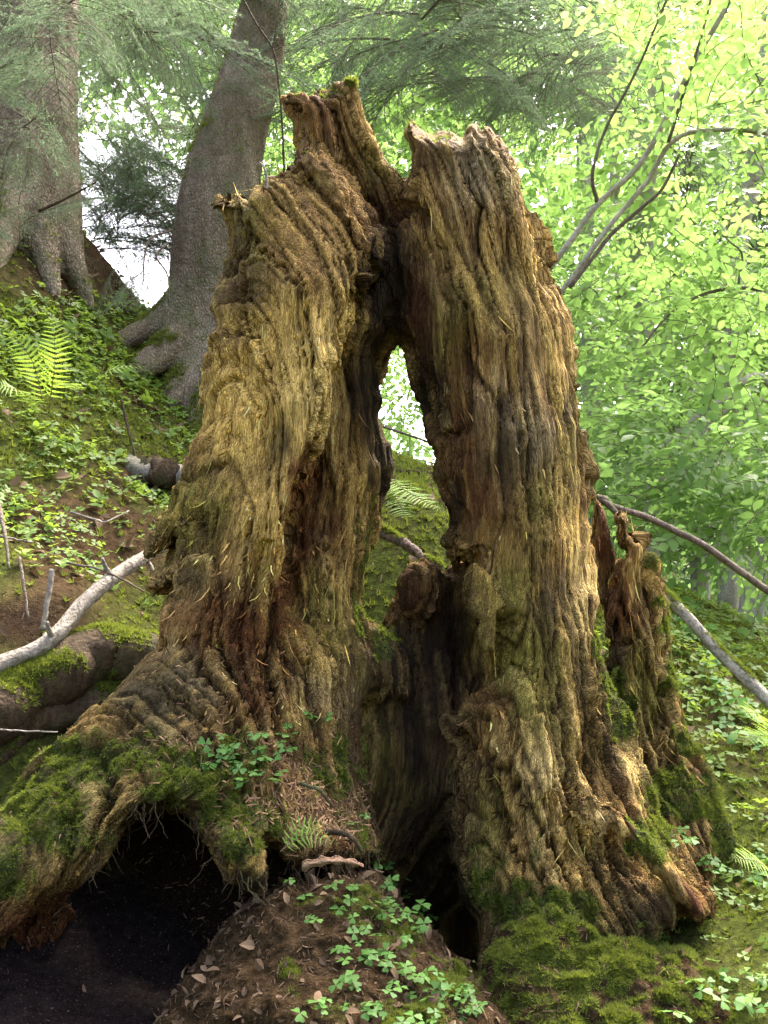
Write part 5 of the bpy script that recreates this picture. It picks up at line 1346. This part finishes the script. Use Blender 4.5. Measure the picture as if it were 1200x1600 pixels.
def fern(label, fronds, group='ferns on the bank', n=22):
    b0 = at(*fronds[0][0]); e = thing('fern', label, 'fern', b0, group)
    for fi, (p0, p1, p2, wid, face) in enumerate(fronds):
        path = px_path([p0, p1, p2], 30); r = np.random.default_rng(fi + int(p0[0]))
        tan = norm(np.gradient(path, axis=0)); L = np.linalg.norm(path[-1] - path[0])
        mb = MB()
        nz = norm(np.array(face, float)[None] - tan * (tan @ np.array(face, float))[:, None])
        for sgn in (1, -1):
            idx = np.linspace(4, 29, n); P_ = np.stack([np.interp(idx, np.arange(30), path[:, c]) for c in range(3)], 1)
            T_ = norm(np.stack([np.interp(idx, np.arange(30), tan[:, c]) for c in range(3)], 1)); Z_ = norm(np.stack([np.interp(idx, np.arange(30), nz[:, c]) for c in range(3)], 1))
            S_ = np.cross(Z_, T_) * sgn
            X_ = norm(S_ + T_ * .35 + Z_ * r.normal(size=(n, 1)) * .12); Y_ = norm(np.cross(Z_, X_)); Z2 = np.cross(X_, Y_)
            f_ = (idx - 4) / 25; ln = wid * np.sin(np.clip(f_ * .93 + .12, 0, 1)**.75 * math.pi)**.8 * r.uniform(.9, 1.08, n) + .004
            mb.scatter(*PINNA, P_, np.stack([X_, Y_, Z2], -1) * ln[:, None, None], r.random(n))
        fr = mb.build('frond', M_FERN, e)
        mb = MB(); mb.add(*tube(path, np.linspace(.0035, .0008, 30) * L * 2, 5, cap=False)); mb.build('rachis', M_STALK, fr)
fern('large light green fern with upright fronds on the left bank', [((76,640,3.4),(86,560,3.3),(80,484,3.3),.062,(0,-1,.25)), ((70,640,3.4),(48,560,3.3),(-4,496,3.3),.055,(0,-1,.4)), ((70,640,3.4),(30,610,3.2),(-20,600,3.15),.05,(0,-.8,.6))], n=19)
fern('small fern with one frond stretched to the right on the bank', [((130,610,3.6),(175,578,3.55),(238,572,3.6),.05,(0,-.5,.8)), ((130,612,3.6),(110,600,3.5),(92,602,3.4),.04,(0,-.5,.8))], n=17)
fern('fern leaning out on the mossy bank inside the gap', [((596,742,3.5),(640,770,3.35),(694,800,3.25),.06,(0,-.4,.9)), ((598,750,3.5),(625,790,3.35),(640,830,3.25),.05,(0,-.5,.8))])
fern('fern at the right edge beside the mossy bank', [((1210,1170,2.7),(1190,1120,2.6),(1155,1112,2.55),.05,(0,-.6,.8)), ((1215,1180,2.7),(1195,1150,2.6),(1160,1160,2.5),.05,(0,-.6,.8)), ((1230,1390,2.3),(1190,1350,2.2),(1140,1340,2.15),.045,(0,-.6,.8))])
fern('tiny pale fern among the wood chips on the buttress', [((438,1330,1.86),(480,1305,1.86),(526,1318,1.84),.022,(0,-.7,.6)), ((440,1330,1.86),(470,1290,1.88),(510,1288,1.88),.02,(0,-.7,.6))], n=11)

# ------------------------------------------------------------------ ground cover
gN = norm(np.stack([-np.gradient(GZ, gx, axis=1), -np.gradient(GZ, gy, axis=0), np.ones_like(GZ)], -1)).reshape(-1, 3)
inpic = (gD_ > 1.2) & (gD_ < 7.5) & (gu_ > -620) & (gu_ < 1600) & (gv_ > 150) & (gv_ < 1720)
lum = noise(x_ * 2.6, y_ * 2.6, 4, 91) + .5 * noise(x_ * 7, y_ * 7, 4, 92)
gq_n = gq[inpic[gq].all(1)]
def cover(name, label, templates, wv_, n, size, mat, seed, lift=.01, up=.7, wob=.3, smooth=True):
    r = np.random.default_rng(seed); p_, n_, vi = surf_samples(GV_, gq_n, wv_, n, r)
    nz = norm(n_ * (1 - up) * np.sign(n_[:, 2:3]) + np.array((0, -.12, up)) + r.normal(size=n_.shape) * wob)
    sz = size * r.uniform(.6, 1.4, n) * np.clip(gD_[vi] / 3.2, .45, 1.2); M = frames(nz, r.uniform(0, 6.28, n)) * sz[:, None, None]
    k_ = r.integers(0, len(templates), n); mb = MB(); va_ = np.clip(r.normal(.5, .25, n) + .3 * lum[vi], 0, 1)
    for k, (tv, tf) in enumerate(templates):
        m = k_ == k
        if m.any(): mb.scatter(tv, tf, p_[m] + np.array((0, 0, 1.0)) * (lift * r.uniform(.3, 1.6, m.sum()))[:, None], M[m], va_[m])
    return tag(mb.build(name, mat, None, smooth, 'stuff'), label, name.replace('_', ' '), None, 'stuff')
left = (gu_ < 420); right = (gu_ > 700)
wgt = np.clip(.4 + 1.3 * lum, .06, 1) * (1 - np.clip(bare * 1.4, 0, 1))
crest_bare = 1 - .85 * np.exp(-((gu_ - 120) / 150)**2 - ((gv_ - 400) / 70)**2)
def tri_low(seed):
    r = np.random.default_rng(seed); V = []; Fc = []
    for k in range(3):
        a = k * 2.094 + r.normal() * .15; c_, s_ = math.cos(a), math.sin(a); z = r.uniform(-.2, .15); b = len(V)
        for x, y, h_ in ((0, 0, 0), (.75, .5, .06 + z), (.9, 0, -.06 + z), (.75, -.5, .06 + z)): V.append((x * c_ - y * s_, x * s_ + y * c_, h_))
        Fc += [(b, b + 2, b + 1), (b, b + 3, b + 2)]
    return np.array(V), [np.array(Fc)]
TRIL = [tri_low(k) for k in range(4)]
cover('ground_cover', 'low bright green sorrel covering the left bank', TRIL, wgt * left * crest_bare * (gv_ < 900) * (gv_ > 300), 15000, .018, M_HERB, 31, .03)
cover('bank_herbs', 'bright green low herbs covering the ground right of the stump', TRIL, (wgt + .3) * right * (gv_ > 850), 5500, .022, M_HERB, 32, .03)
cover('ground_moss', 'deep green moss growing over the forest floor', [SPRIG], (mossg + .3) * (1 - bare) * ~((gu_ > 560) & (gu_ < 800) & (gv_ > 950)) * np.where(left, 1, 1.2) * (1 - pt_[:, 0]), 48000, .021, M_MOSS, 33, .0, .5, .35)
HERB = []
for k in range(3):
    r = np.random.default_rng(60 + k); mb = MB(); m = 6
    a = np.arange(m) * 2.4 + r.random(); el = r.uniform(.1, .7, m)
    X_ = np.stack([np.cos(a) * np.cos(el), np.sin(a) * np.cos(el), np.sin(el)], 1); Z_ = norm(np.array((0, 0, 1.0)) - X_ * X_[:, 2:3]); Y_ = np.cross(Z_, X_)
    mb.scatter(*LEAF, np.zeros((m, 3)) + np.array((0, 0, 1.0)) * np.linspace(0, .6, m)[:, None], np.stack([X_, Y_, Z_], -1) * r.uniform(.7, 1.1, m)[:, None, None])
    HERB.append(flat(mb)[:2])
cover('leafy_herbs', 'scattered leafy green herbs on the left bank', HERB, wgt * left * crest_bare * (gv_ < 960), 500, .03, M_HERB, 34, .02)
# dead leaves, needles and sticks
M_LITTER = leaf_mat('dead_leaf', (.05, .032, .018), (.20, .135, .075), (.12, .07, .03), .12, .8, .1)
CHIP = (np.array([(-.5, -.05, 0), (.45, -.07, .05), (.62, .03, .12), (-.38, .08, .02), (-.5, -.05, -.04), (.45, -.07, .01), (.62, .03, .07), (-.38, .08, -.03)]), [np.array([(0, 1, 2, 3), (7, 6, 5, 4), (0, 4, 5, 1), (1, 5, 6, 2), (2, 6, 7, 3), (3, 7, 4, 0)])])
DEADLEAF = [leaf_template(1.0, .7, .5, .5), leaf_template(1, .55, -.3, -.4)]
cover('leaf_litter', 'brown dead leaves scattered over the banks', DEADLEAF, (1.1 - .6 * wgt) * inpic * (1 - .9 * pt_[:, 0]), 2600, .036, M_LITTER, 35, .008, .3, .5)
cover('dead_needles', 'fallen brown needles and chips on the forest floor', [CHIP], np.ones(len(gu_)) * inpic * (1 - .8 * pt_[:, 0]), 7000, .022, M_LITTER, 36, .004, .1, .4, False)
def surf_cover(name, label, lay, wfun, n, size, mat, seed, templ, wob=.5, smooth=False):
    r = np.random.default_rng(seed); wv_ = wfun * vis * np.isin(vlay, [i for i, l in enumerate(LN) if l in lay])
    p_, n_, vi = surf_samples(P, Q, wv_, n, r); n_ = norm(n_ + r.normal(size=n_.shape) * wob)
    sz = size * r.uniform(.4, 1.5, n); M = frames(n_, r.uniform(0, 6.28, n)) * sz[:, None, None]
    mb = MB(); k_ = r.integers(0, len(templ), n)
    for k, (tv, tf) in enumerate(templ):
        m = k_ == k
        if m.any(): mb.scatter(tv, tf, p_[m] + n_[m] * .0015, M[m], r.random(m.sum()))
    return tag(mb.build(name, mat, None, smooth, 'stuff'), label, name.replace('_', ' '), None, 'stuff')
g2 = lambda z: np.exp(-((u - z[0]) / z[2])**2 - ((v - z[1]) / z[3])**2)
M_CHIP = leaf_mat('wood_chip', (.07, .036, .018), (.33, .20, .10), (.1, .06, .03), .05, .8, .1)
surf_cover('wood_chips', 'reddish rotten wood chips heaped on the buttress', ('root_buttress', 'root_knuckle'), (g2((450,1240,90,50)) + g2((510,1280,60,60)) + .25 * g2((350,1180,120,60)) + .03) * np.clip(NQ[:, 2] + .2, 0, 1), 1700, .016, M_CHIP, 41, [CHIP])
surf_cover('mound_litter', 'brown chips, needles and root crumbs on the earth mound', ('earth_mound',), np.ones(len(u)), 3400, .012, M_LITTER, 42, [CHIP, CHIP, leaf_template(1.6, .6, .4, .4)], .7)
surf_cover('bank_litter', 'brown crumbs between the moss and in the dark hollow', ('moss_cushion', 'peat_hollow', 'lower_root'), np.ones(len(u)), 2200, .013, M_LITTER, 43, [CHIP], .7)
if HAZE: haze_box()
print('done', round(time.time() - T0, 1))
